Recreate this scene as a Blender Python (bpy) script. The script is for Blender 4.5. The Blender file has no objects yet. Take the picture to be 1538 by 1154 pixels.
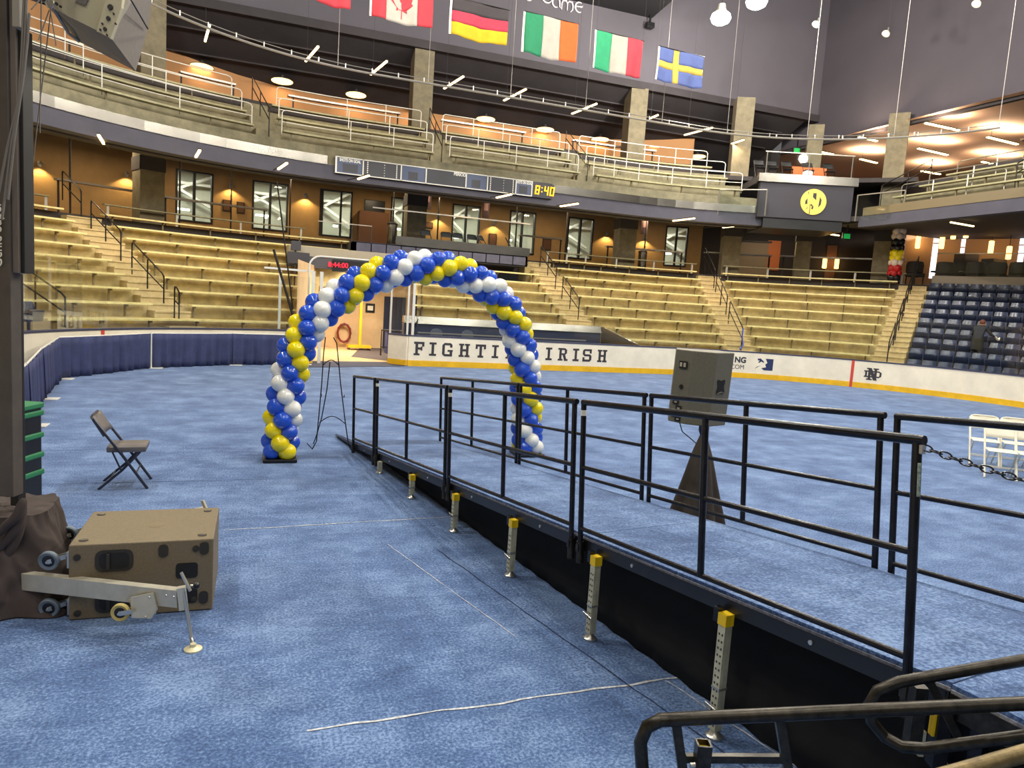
import bpy, bmesh, math, random
from mathutils import Vector, Matrix
random.seed(7)
SC = bpy.context.scene
COL = SC.collection
pi = math.pi
def R(d): return math.radians(d)

# ------------------------------------------------------------------ camera
# world frame: x along the far end of the rink, y towards the far end, camera above the origin
EYE = Vector((0, 0, 2.3)); FPX = 1067.0; YAW = R(20); ROLL = R(3.72); PITCH = math.atan(119/FPX)
def _uv(v): return Vector((v[0]*math.cos(YAW)+v[1]*math.sin(YAW), -v[0]*math.sin(YAW)+v[1]*math.cos(YAW), v[2]))
_F = Vector((0, math.cos(PITCH), -math.sin(PITCH))); _R0 = Vector((1, 0, 0)); _U0 = _R0.cross(_F)
_R = _R0*math.cos(ROLL)+_U0*math.sin(ROLL); _U = _R.cross(_F)
CF, CR, CU = _uv(_F), _uv(_R), _uv(_U)
cam = bpy.data.cameras.new('camera'); cam_o = bpy.data.objects.new('camera', cam); COL.objects.link(cam_o)
cam.sensor_fit = 'HORIZONTAL'; cam.sensor_width = 36; cam.lens = FPX/1538*36; cam.clip_end = 400; cam.clip_start = 0.05
_m = Matrix((CR, CU, -CF)).transposed().to_4x4(); _m.translation = EYE; cam_o.matrix_world = _m
SC.camera = cam_o
def pxray(x, y): return CF+CR*((x-769)/FPX)-CU*((y-577)/FPX)
def at(x, y, depth):            # survey helper: point seen at (x, y), depth metres ahead of the eye
    d = pxray(x, y); k = math.sin(YAW)*d.x+math.cos(YAW)*d.y; return EYE+d*(depth/k)
def lev(x, y, z=0.0):           # the same on the level plane z
    d = pxray(x, y); return EYE+d*((z-EYE.z)/d.z)

# ------------------------------------------------------------------ world, exposure
w = bpy.data.worlds.new('hall_air'); SC.world = w; w.use_nodes = True
w.node_tree.nodes['Background'].inputs[0].default_value = (0.62, 0.60, 0.58, 1)
w.node_tree.nodes['Background'].inputs[1].default_value = 0.17
SC.view_settings.view_transform = 'Standard'; SC.view_settings.look = 'None'
SC.view_settings.gamma = 1.0; SC.view_settings.use_curve_mapping = False
SC.view_settings.exposure = 0.32
cy = SC.cycles
cy.max_bounces = 6; cy.diffuse_bounces = 3; cy.glossy_bounces = 3; cy.transmission_bounces = 4; cy.transparent_max_bounces = 24
cy.caustics_reflective = False; cy.caustics_refractive = False; cy.sample_clamp_indirect = 4.0; cy.use_denoising = True
HIGH_BAY_W = 1620.0               # the arena's high-bay lamps
STRIP_W = 30.0; DISC_W = 13.0; SCONCE_W = 14.0

# ------------------------------------------------------------------ materials
def lin(c):
    c = c/255.0
    return c/12.92 if c <= 0.04045 else ((c+0.055)/1.055)**2.4
def rgb(t): return (lin(t[0]), lin(t[1]), lin(t[2]), 1)
MATS = {}
def mat(name, col, rough=0.6, metal=0.0, var=0.0, scale=8.0, bump=0.0, bscale=60.0, emit=0.0, spec=0.5, coat=0.0, alt=None, stretch=None, detail=4):
    if name in MATS: return MATS[name]
    m = bpy.data.materials.new(name); m.use_nodes = True; nt = m.node_tree; b = nt.nodes['Principled BSDF']
    b.inputs['Base Color'].default_value = rgb(col); b.inputs['Roughness'].default_value = rough
    b.inputs['Metallic'].default_value = metal; b.inputs['Specular IOR Level'].default_value = spec
    if coat: b.inputs['Coat Weight'].default_value = coat; b.inputs['Coat Roughness'].default_value = 0.08
    tc = None
    if var or bump:
        tc = nt.nodes.new('ShaderNodeTexCoord'); mp = nt.nodes.new('ShaderNodeMapping')
        nt.links.new(tc.outputs['Object'], mp.inputs[0])
        if stretch: mp.inputs['Scale'].default_value = stretch
    if var:
        n = nt.nodes.new('ShaderNodeTexNoise'); n.inputs['Scale'].default_value = scale; n.inputs['Detail'].default_value = detail
        n.inputs['Roughness'].default_value = 0.65
        nt.links.new(mp.outputs[0], n.inputs['Vector'])
        r = nt.nodes.new('ShaderNodeValToRGB')
        c2 = alt or tuple(max(0, v*(1-var)) for v in col); c1 = tuple(min(255, v*(1+var*0.6)) for v in col)
        r.color_ramp.elements[0].position = 0.3; r.color_ramp.elements[1].position = 0.7
        r.color_ramp.elements[0].color = rgb(c2); r.color_ramp.elements[1].color = rgb(c1)
        nt.links.new(n.outputs['Fac'], r.inputs[0]); nt.links.new(r.outputs[0], b.inputs['Base Color'])
    if bump:
        n2 = nt.nodes.new('ShaderNodeTexNoise'); n2.inputs['Scale'].default_value = bscale; n2.inputs['Detail'].default_value = 3
        nt.links.new(mp.outputs[0], n2.inputs['Vector'])
        bp = nt.nodes.new('ShaderNodeBump'); bp.inputs['Strength'].default_value = bump; bp.inputs['Distance'].default_value = 0.02
        nt.links.new(n2.outputs['Fac'], bp.inputs['Height']); nt.links.new(bp.outputs[0], b.inputs['Normal'])
    if emit:
        b.inputs['Emission Color'].default_value = rgb(col); b.inputs['Emission Strength'].default_value = emit
    MATS[name] = m; return m
def glass_mat(name, tint=(235, 242, 240), gloss=0.07, rough=0.02):
    m = bpy.data.materials.new(name); m.use_nodes = True; nt = m.node_tree; nt.nodes.clear()
    o = nt.nodes.new('ShaderNodeOutputMaterial'); mx = nt.nodes.new('ShaderNodeMixShader'); tr = nt.nodes.new('ShaderNodeBsdfTransparent')
    gl = nt.nodes.new('ShaderNodeBsdfGlossy'); fr = nt.nodes.new('ShaderNodeLayerWeight'); fr.inputs[0].default_value = 0.25
    ml = nt.nodes.new('ShaderNodeMath'); ml.operation = 'MULTIPLY_ADD'; ml.inputs[1].default_value = 0.35; ml.inputs[2].default_value = gloss
    tr.inputs[0].default_value = rgb(tint); gl.inputs[0].default_value = (1, 1, 1, 1); gl.inputs[1].default_value = rough
    nt.links.new(fr.outputs['Fresnel'], ml.inputs[0]); nt.links.new(ml.outputs[0], mx.inputs[0])
    nt.links.new(tr.outputs[0], mx.inputs[1]); nt.links.new(gl.outputs[0], mx.inputs[2]); nt.links.new(mx.outputs[0], o.inputs[0])
    MATS[name] = m; return m
def carpet_mat():
    m = bpy.data.materials.new('blue_carpet'); m.use_nodes = True; nt = m.node_tree; b = nt.nodes['Principled BSDF']
    tc = nt.nodes.new('ShaderNodeTexCoord')
    def noise(sc, det, st=None):
        n = nt.nodes.new('ShaderNodeTexNoise'); n.inputs['Scale'].default_value = sc; n.inputs['Detail'].default_value = det; n.inputs['Roughness'].default_value = 0.7
        if st:
            mp = nt.nodes.new('ShaderNodeMapping'); mp.inputs['Scale'].default_value = st; nt.links.new(tc.outputs['Object'], mp.inputs[0]); nt.links.new(mp.outputs[0], n.inputs['Vector'])
        else: nt.links.new(tc.outputs['Object'], n.inputs['Vector'])
        return n
    a = noise(1.6, 5); f = noise(55, 4); g = noise(3.2, 4, (0.5, 3.0, 1))
    def madd(x, k, c):
        q = nt.nodes.new('ShaderNodeMath'); q.operation = 'MULTIPLY_ADD'; q.inputs[1].default_value = k
        nt.links.new(x, q.inputs[0])
        if isinstance(c, float): q.inputs[2].default_value = c
        else: nt.links.new(c, q.inputs[2])
        return q.outputs[0]
    t = madd(a.outputs['Fac'], 0.9, -0.61); t = madd(f.outputs['Fac'], 1.5, t); t = madd(g.outputs['Fac'], 0.32, t)
    r = nt.nodes.new('ShaderNodeValToRGB'); r.color_ramp.elements[0].position = 0.38; r.color_ramp.elements[1].position = 1.0
    r.color_ramp.elements[0].color = rgb((42, 61, 102)); r.color_ramp.elements[1].color = rgb((128, 155, 198))
    e = r.color_ramp.elements.new(0.7); e.color = rgb((71, 100, 148))
    nt.links.new(t, r.inputs[0]); nt.links.new(r.outputs[0], b.inputs['Base Color'])
    b.inputs['Roughness'].default_value = 0.95; b.inputs['Specular IOR Level'].default_value = 0.15
    b.inputs['Sheen Weight'].default_value = 0.25; b.inputs['Sheen Roughness'].default_value = 0.5
    bp = nt.nodes.new('ShaderNodeBump'); bp.inputs['Strength'].default_value = 0.5; bp.inputs['Distance'].default_value = 0.01
    nt.links.new(f.outputs['Fac'], bp.inputs['Height']); nt.links.new(bp.outputs[0], b.inputs['Normal'])
    MATS['carpet'] = m; return m
carpet = carpet_mat()
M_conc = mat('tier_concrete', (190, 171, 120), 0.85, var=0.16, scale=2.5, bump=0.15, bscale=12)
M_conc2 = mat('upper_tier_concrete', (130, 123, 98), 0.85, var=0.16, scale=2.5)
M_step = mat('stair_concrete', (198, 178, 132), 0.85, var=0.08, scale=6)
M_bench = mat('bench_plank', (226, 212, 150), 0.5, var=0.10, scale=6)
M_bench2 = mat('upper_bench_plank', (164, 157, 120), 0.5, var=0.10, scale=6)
M_brkt = mat('bench_bracket', (112, 98, 70), 0.6)
M_column = mat('column_block', (122, 112, 90), 0.85, var=0.14, scale=3)
M_white_board = mat('white_board', (240, 230, 208), 0.35, var=0.05, scale=1.5)
M_yellow_kick = mat('yellow_kickplate', (236, 184, 30), 0.4, var=0.08, scale=3)
M_cap = mat('navy_cap', (58, 58, 84), 0.5)
M_navy = mat('navy_paint', (40, 46, 72), 0.5)
M_fascia = mat('fascia_blue_grey', (74, 72, 84), 0.7, var=0.06, scale=2)
M_steel = mat('stainless_steel', (146, 142, 135), 0.22, 1.0, var=0.12, scale=1.3)
M_steel_rail = mat('rail_steel', (170, 164, 154), 0.35, 0.7)
M_white_pipe = mat('white_pipe', (222, 219, 210), 0.35)
M_orange = mat('tan_wall', (176, 140, 92), 0.8, var=0.05, scale=2)
M_orange_up = mat('upper_tan_wall', (184, 134, 88), 0.8)
M_dark = mat('dark_wall', (58, 52, 52), 0.8)
M_ceil_dark = mat('dark_ceiling', (60, 55, 58), 0.85, var=0.12, scale=0.6)
M_bulk = mat('bulkhead_grey', (92, 87, 95), 0.85, var=0.04, scale=0.4)
M_roof = mat('roof_black', (38, 36, 40), 0.9)
M_ceil_pink = mat('pale_ceiling', (226, 186, 158), 0.8)
M_black = mat('black_paint', (22, 22, 25), 0.38, var=0.25, scale=9)
M_blackmetal = mat('black_steel_tube', (34, 34, 39), 0.26, 0.5, var=0.4, scale=18)
M_blacktube_worn = mat('worn_black_tube', (58, 54, 48), 0.35, 0.7, var=0.35, scale=22)
M_black_cloth = mat('black_skirt_cloth', (16, 16, 18), 0.95)
M_rail_dark = mat('dark_handrail', (34, 31, 30), 0.4, 0.5)
M_galv = mat('galvanised_leg', (206, 202, 172), 0.45, 0.25, var=0.12, scale=10)
M_galv_hole = mat('leg_hole', (70, 66, 55), 0.8)
M_yellow_sleeve = mat('yellow_sleeve', (240, 200, 20), 0.5)
M_blue_b = mat('blue_balloon', (34, 84, 206), 0.1, spec=0.6, coat=0.3)
M_yel_b = mat('yellow_balloon', (250, 226, 6), 0.12, spec=0.6, coat=0.3)
M_whi_b = mat('white_balloon', (244, 244, 236), 0.14, spec=0.6, coat=0.3)
M_drape = mat('navy_drape', (52, 58, 94), 0.9, var=0.12, scale=4)
M_seat_navy = mat('navy_seat_plastic', (44, 54, 82), 0.2, spec=0.6)
M_chair_grey = mat('slate_metal', (48, 52, 68), 0.35, 0.3)
M_chair_pad = mat('slate_vinyl', (96, 92, 94), 0.35)
M_white_plastic = mat('white_plastic', (240, 234, 214), 0.4)
M_glass = glass_mat('rink_glass', (251, 253, 252), gloss=0.012)
M_win = glass_mat('window_glass', (236, 240, 236), 0.03)
M_gold = mat('gold_emblem', (236, 206, 96), 0.5)
M_darkprint = mat('dark_print', (54, 50, 56), 0.6)
M_sub = mat('speaker_paint_tan', (122, 108, 84), 0.55, var=0.08, scale=60, bump=0.3, bscale=220)
M_spk = mat('speaker_paint_grey', (112, 107, 90), 0.55, var=0.08, scale=60, bump=0.3, bscale=220)
M_spk_hole = mat('speaker_recess', (14, 14, 14), 0.7)
M_fabric_br = mat('brown_black_cloth', (70, 60, 57), 0.95, var=0.12, scale=4)
M_alu = mat('silver_aluminium', (206, 200, 182), 0.35, 0.4, var=0.06, scale=8)
M_zinc = mat('zinc_steel', (200, 198, 190), 0.3, 0.8)
M_rub_grey = mat('grey_tyre', (110, 122, 134), 0.6)
M_rub_tan = mat('tan_tyre', (200, 180, 110), 0.6)
M_iron = mat('wrought_iron', (28, 28, 32), 0.5, 0.4)
M_led = mat('amber_led', (255, 176, 20), 0.5, emit=2.2)
M_red_led = mat('red_led', (255, 20, 50), 0.5, emit=1.6)
M_green_led = mat('exit_green', (30, 170, 80), 0.5, emit=0.35)
M_warm = mat('warm_lamp', (255, 214, 150), 0.5, emit=5.0)
M_warm_disc = mat('warm_disc_lamp', (255, 206, 130), 0.5, emit=3.2)
M_cool = mat('cool_lamp', (255, 252, 240), 0.5, emit=40.0)
M_daywin = mat('daylit_window', (250, 244, 255), 0.5, emit=2.2)
M_cable = mat('hang_cable', (160, 152, 144), 0.5)
M_board_dark = mat('scoreboard_face', (52, 52, 60), 0.45)
M_board_blue = mat('scoreboard_blue', (74, 84, 112), 0.5)
M_seam = mat('carpet_tape', (196, 200, 205), 0.6, var=0.3, scale=30)
M_seam_dark = mat('carpet_gap', (44, 56, 92), 0.9)
M_skin = mat('skin', (196, 140, 110), 0.6)

# ------------------------------------------------------------------ mesh helpers
class MB:
    def __init__(s): s.v = []; s.f = []
    def add(s, vs, fs):
        k = len(s.v); s.v += [tuple(p) for p in vs]; s.f += [tuple(i+k for i in f) for f in fs]; return s
    def box(s, x0, x1, y0, y1, z0, z1, M=None):
        vs = [Vector(p) for p in ((x0,y0,z0),(x1,y0,z0),(x1,y1,z0),(x0,y1,z0),(x0,y0,z1),(x1,y0,z1),(x1,y1,z1),(x0,y1,z1))]
        if M: vs = [M @ p for p in vs]
        return s.add(vs, [(3,2,1,0),(4,5,6,7),(0,1,5,4),(1,2,6,5),(2,3,7,6),(3,0,4,7)])
    def bbox(s, x0, x1, y0, y1, z0, z1, b, M=None):      # bevelled box
        bm = bmesh.new(); bmesh.ops.create_cube(bm, size=1)
        for q in bm.verts: q.co = Vector(((x0+x1)/2+q.co.x*(x1-x0), (y0+y1)/2+q.co.y*(y1-y0), (z0+z1)/2+q.co.z*(z1-z0)))
        bmesh.ops.bevel(bm, geom=bm.edges[:], offset=b, segments=2, profile=0.5, affect='EDGES')
        bm.verts.index_update(); vs = [(M @ q.co) if M else q.co.copy() for q in bm.verts]; fs = [[q.index for q in f.verts] for f in bm.faces]; bm.free()
        return s.add(vs, fs)
    def bar(s, p, q, w, h, up=(0,0,1)):                  # rectangular bar from p to q
        p = Vector(p); q = Vector(q); d = (q-p).normalized(); up = Vector(up)
        if abs(d.dot(up)) > 0.98: up = Vector((1,0,0))
        x = d.cross(up).normalized(); y = x.cross(d)
        c = [x*a*w/2+y*b*h/2 for a, b in ((-1,-1),(1,-1),(1,1),(-1,1))]
        return s.add([p+k for k in c]+[q+k for k in c], [(0,1,2,3),(7,6,5,4),(0,4,5,1),(1,5,6,2),(2,6,7,3),(3,7,4,0)])
    def tube(s, pts, r, n=8, closed=False, cap=True):
        pts = [Vector(p) for p in pts]; N = len(pts); k = len(s.v); ref = None
        for i, p in enumerate(pts):
            a = pts[(i-1) % N] if (closed or i > 0) else p; b = pts[(i+1) % N] if (closed or i < N-1) else p
            d = (b-a).normalized()
            if ref is None:
                u = Vector((0,0,1)) if abs(d.z) < 0.9 else Vector((1,0,0)); ref = (u-d*u.dot(d)).normalized()
            else: ref = (ref-d*ref.dot(d)).normalized()
            t = d.cross(ref); rr = r[i] if isinstance(r, (list, tuple)) else r
            for j in range(n):
                an = 2*pi*j/n; s.v.append(tuple(p+ref*rr*math.cos(an)+t*rr*math.sin(an)))
        for i in range(N if closed else N-1):
            i2 = (i+1) % N
            for j in range(n):
                j2 = (j+1) % n; s.f.append((k+i*n+j, k+i*n+j2, k+i2*n+j2, k+i2*n+j))
        if cap and not closed: s.f.append(tuple(k+j for j in reversed(range(n)))); s.f.append(tuple(k+(N-1)*n+j for j in range(n)))
        return s
    def cyl(s, p, q, r, n=16, r2=None): return s.tube([p, q], [r, r if r2 is None else r2], n)
    def prism(s, poly, M, h):                            # 2-D polygon in the local xy plane, extruded by h along local z
        n = len(poly); a = [M @ Vector((x, y, 0)) for x, y in poly]; b = [M @ Vector((x, y, h)) for x, y in poly]
        return s.add(a+b, [tuple(reversed(range(n))), tuple(range(n, 2*n))]+[(i, (i+1) % n, n+(i+1) % n, n+i) for i in range(n)])
    def lathe(s, prof, M, n=24):
        k = len(s.v); L = len(prof)
        for r, z in prof:
            for j in range(n): s.v.append(tuple(M @ Vector((r*math.cos(2*pi*j/n), r*math.sin(2*pi*j/n), z))))
        for i in range(L-1):
            for j in range(n): j2 = (j+1) % n; s.f.append((k+i*n+j, k+i*n+j2, k+(i+1)*n+j2, k+(i+1)*n+j))
        s.f.append(tuple(k+j for j in reversed(range(n)))); s.f.append(tuple(k+(L-1)*n+j for j in range(n))); return s
    def sphere(s, c, r, n=14, m=9, sc=(1,1,1), M=None):
        k = len(s.v); c = Vector(c)
        for i in range(m+1):
            a = pi*i/m
            for j in range(n):
                b = 2*pi*j/n; q = Vector((sc[0]*r*math.sin(a)*math.cos(b), sc[1]*r*math.sin(a)*math.sin(b), sc[2]*r*math.cos(a)))
                s.v.append(tuple(c+((M @ q) if M else q)))
        for i in range(m):
            for j in range(n): j2 = (j+1) % n; s.f.append((k+i*n+j, k+(i+1)*n+j, k+(i+1)*n+j2, k+i*n+j2))
        return s
    def grid(s, nu, nv, fn):
        k = len(s.v)
        for i in range(nu+1):
            for j in range(nv+1): s.v.append(tuple(fn(i/nu, j/nv)))
        for i in range(nu):
            for j in range(nv): a = k+i*(nv+1)+j; s.f.append((a, a+nv+1, a+nv+2, a+1))
        return s
    def sweep(s, prof, s0, s1, ds=0.5):                  # closed (offset, z) profile swept along the rink outline
        N = max(1, int(math.ceil((s1-s0)/ds))); n = len(prof); k = len(s.v)
        for i in range(N+1):
            q = s0+(s1-s0)*i/N
            for o, z in prof: x, y = path(q, o); s.v.append((x, y, z))
        for i in range(N):
            for j in range(n): j2 = (j+1) % n; s.f.append((k+i*n+j, k+i*n+j2, k+(i+1)*n+j2, k+(i+1)*n+j))
        s.f.append(tuple(k+j for j in reversed(range(n)))); s.f.append(tuple(k+N*n+j for j in range(n))); return s
    def mesh(s, name, m, smooth=False):
        me = bpy.data.meshes.new(name); me.from_pydata(s.v, [], s.f); me.update()
        bm = bmesh.new(); bm.from_mesh(me); bmesh.ops.recalc_face_normals(bm, faces=bm.faces[:]); bm.to_mesh(me); bm.free()
        if m: me.materials.append(m)
        if smooth:
            for p in me.polygons: p.use_smooth = True
            try: me.set_sharp_from_angle(angle=R(38))
            except Exception: pass
        return me
    def build(s, name, m, parent=None, smooth=False): return put(name, s.mesh(name, m, smooth), parent)
def put(name, me, parent=None, local=None):
    o = bpy.data.objects.new(name, me); COL.objects.link(o)
    if parent is not None:
        o.parent = parent
        if local is None: o.matrix_parent_inverse = wm(parent).inverted()
        else: o.matrix_basis = local
    return o
def wm(o):
    m = o.matrix_basis.copy()
    return (wm(o.parent) @ o.matrix_parent_inverse @ m) if o.parent else m
def tag(o, label, cat, group=None, kind=None):
    o['label'] = label; o['category'] = cat
    if group: o['group'] = group
    if kind: o['kind'] = kind
    return o
def thing(name, label, cat, loc=(0,0,0), rotz=0, group=None, kind=None):
    o = bpy.data.objects.new(name, None); COL.objects.link(o); o.empty_display_size = 0.2
    o.location = loc; o.rotation_euler = (0, 0, rotz); return tag(o, label, cat, group, kind)
def struct(o, label, cat='structure'): return tag(o, label, cat, kind='structure')
def copy_tree(o, parent=None):
    c = o.copy(); COL.objects.link(c)
    if parent: c.parent = parent
    for ch in o.children: copy_tree(ch, c)
    return c
def point_light(name, loc, r, energy, color, parent):
    l = bpy.data.lights.new(name, 'POINT'); l.energy = energy; l.color = color; l.shadow_soft_size = r
    o = bpy.data.objects.new(name, l); COL.objects.link(o); o.location = loc; o.parent = parent; o.matrix_parent_inverse = wm(parent).inverted(); return o
def area_light(name, loc, size, energy, color, parent=None, direction=(0,0,-1), size_y=None, spread=pi, shape=None):
    l = bpy.data.lights.new(name, 'AREA'); l.energy = energy; l.color = color; l.size = size; l.spread = spread
    l.shape = shape or ('RECTANGLE' if size_y else 'DISK')
    if size_y: l.size_y = size_y
    o = bpy.data.objects.new(name, l); COL.objects.link(o)
    o.rotation_euler = Vector(direction).to_track_quat('-Z', 'Y').to_euler(); o.location = loc
    if parent: o.parent = parent; o.matrix_parent_inverse = wm(parent).inverted()
    return o
def text_mesh(txt, size, m, depth=0.004, name='lettering', align='CENTER', sx=1.0, bold=0.0):
    c = bpy.data.curves.new(name, 'FONT'); c.body = txt; c.size = size; c.extrude = depth; c.align_x = align; c.align_y = 'CENTER'; c.offset = bold
    o = bpy.data.objects.new('tmp', c); COL.objects.link(o); dg = bpy.context.evaluated_depsgraph_get(); dg.update()
    me = bpy.data.meshes.new_from_object(o.evaluated_get(dg)); bpy.data.objects.remove(o); me.name = name; me.materials.clear(); me.materials.append(m)
    if sx != 1.0:
        for v in me.vertices: v.co.x *= sx
    return me
def frame(o, x, n):                                      # matrix with local x along x, local z along n
    x = Vector(x).normalized(); n = Vector(n).normalized(); y = n.cross(x).normalized(); n = x.cross(y)
    m = Matrix((x, y, n)).transposed().to_4x4(); m.translation = Vector(o); return m

# ------------------------------------------------------------------ rink outline (metres)
ULO, UHI, VE, RC = -5.0, 23.9, 23.85, 8.5
LC = pi/2*RC; WID = UHI-ULO-2*RC
def path(s, o=0.0):
    if s < 0: return (ULO-o, VE-RC+s)
    if s < LC: a = s/RC; return (ULO+RC-(RC+o)*math.cos(a), VE-RC+(RC+o)*math.sin(a))
    s -= LC
    if s < WID: return (ULO+RC+s, VE+o)
    s -= WID
    if s < LC: a = s/RC; return (UHI-RC+(RC+o)*math.sin(a), VE-RC+(RC+o)*math.cos(a))
    return (UHI+o, VE-RC-(s-LC))
def pdir(s):                                             # unit tangent (increasing s)
    a, b = path(s-0.01), path(s+0.01); return Vector((b[0]-a[0], b[1]-a[1], 0)).normalized()
def pout(s): t = pdir(s); return Vector((-t.y, t.x, 0))
def P3(s, o, z): x, y = path(s, o); return Vector((x, y, z))
def kk(s, o):                                            # length at offset o per unit of s
    return (RC+o)/RC if (0 < s < LC or LC+WID < s < 2*LC+WID) else 1.0
def wallframe(s, o, z): return frame(P3(s, o, z), pdir(s), -pout(s))   # local x to the right, y up, z to the rink
ORD = ['first','second','third','fourth','fifth','sixth','seventh','eighth','ninth','tenth','eleventh','twelfth','thirteenth','fourteenth','fifteenth','sixteenth','seventeenth','eighteenth']
# ================================================================== high-bay lamps of the hall
def high_bay(x, y, z, label, k=1.0):
    t = thing('high_bay_lamp', label, 'lamp', (x, y, z), group='high-bay lamps under the roof')
    h = MB().lathe([(0.05,0.42),(0.14,0.4),(0.16,0.25),(0.24,0.1),(0.23,0.08)], Matrix.Translation((x,y,z)), 20)
    h.build('housing', M_alu, t, True)
    MB().lathe([(0.22,0.08),(0.36,0.0),(0.4,-0.14),(0.34,-0.28),(0.18,-0.37),(0.02,-0.39)], Matrix.Translation((x,y,z)), 20).build('lens', M_cool, t, True)
    MB().tube([(x,y,z+0.4),(x,y,20.2)], 0.015, 6).build('hanger', M_rail_dark, t)
    point_light('lamp_light', (x,y,z-0.75), 0.3, HIGH_BAY_W*k, (1.0,0.95,0.84), t)
hb = lev(1083, 22, 14.5)
high_bay(hb.x, hb.y, 14.5, 'bright high-bay lamp glaring above the blue and yellow flag')
hb2 = lev(1137, -3, 14.5)
high_bay(hb2.x, hb2.y, 14.5, 'bright high-bay lamp at the top edge, right of the glaring one')
for ix, gx in enumerate((-5.0, 4.0, 13.0, 21.0)):
    for iy, (gy, gk) in enumerate(((-8.0,0.42),(1.0,0.62),(9.0,0.95),(16.5,0.95))):
        high_bay(gx, gy, 15.5, 'high-bay lamp above the rink, '+ORD[iy]+' row from the camera, '+ORD[ix]+' from the left', gk)

# ================================================================== floor
fl = thing('floor', 'blue carpeted rink floor', 'floor', (9,5,0), kind='structure')
bm = MB(); pts = [path(-24+0.5*i, 0.0) for i in range(int(86.6/0.5)+1)]
bm.add([(x,y,0.0) for x,y in pts], [tuple(range(len(pts)))]); bm.build('carpet', carpet, fl)
def seam(p, q, wdt, m, z=0.004):
    p = Vector((p[0],p[1],z)); q = Vector((q[0],q[1],z)); n = max(2, int((q-p).length/0.12)); d = (q-p).normalized(); nx = Vector((-d.y,d.x,0))
    b = MB(); k = 0
    for i in range(n+1):
        j = random.uniform(-1,1)*wdt*0.5; c = p+(q-p)*(i/n)+nx*j; ww = wdt*random.uniform(0.35,1.0)/2; b.v += [tuple(c+nx*ww), tuple(c-nx*ww)]
    b.f = [(2*i,2*i+1,2*i+3,2*i+2) for i in range(n)]
    o = b.build('carpet_seam', m, fl)
seam((-0.25,7.03),(2.0,7.15),0.02,M_seam); seam((0.3,3.63),(2.6,3.65),0.022,M_seam)
seam((-4.5,10.6),(0.3,10.75),0.012,M_seam_dark); seam((4.5,10.9),(20,11.2),0.012,M_seam_dark)
seam((-4.7,14.2),(19,14.8),0.012,M_seam_dark); seam((-4.3,18.0),(21,18.5),0.012,M_seam_dark)
seam((-3.9,8.9),(0.2,8.92),0.012,M_seam_dark)
seam((1.62,6.2),(2.52,2.4),0.012,M_seam_dark); seam((1.2,6.4),(1.75,4.4),0.008,M_seam)
seam((2.49,3.64),(2.95,1.6),0.012,M_seam)

# ================================================================== dasher boards
GAP0, GAP1 = 11.55, 14.72
for s0, s1, lab in ((-20, GAP0, 'white dasher boards left of the tunnel gate'), (GAP1, 58, 'white dasher boards right of the tunnel gate')):
    d = thing('wall_boards', lab, 'boards', P3((s0+s1)/2,0,0), kind='structure')
    MB().sweep([(0,0),(0,1.02),(0.12,1.02),(0.12,0)], s0, s1).build('board_panel', M_white_board, d)
    MB().sweep([(-0.014,0),(-0.014,0.2),(0.0,0.2),(0.0,0)], s0, s1).build('kickplate', M_yellow_kick, d)
    MB().sweep([(-0.02,1.02),(-0.02,1.06),(0.2,1.06),(0.2,1.02)], s0, s1).build('cap_rail', M_cap, d)
    if s0 > 0: BR = d
    else: BL = d
for s, par in ((4.96, BL), (32.16, BR)):
    MB().sweep([(-0.018,0.0),(-0.018,1.02),(-0.002,1.02),(-0.002,0)], s-0.05, s+0.05, 0.1).build('goal_line_mark', mat('red_line', (206,70,56), 0.5), par)
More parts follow.
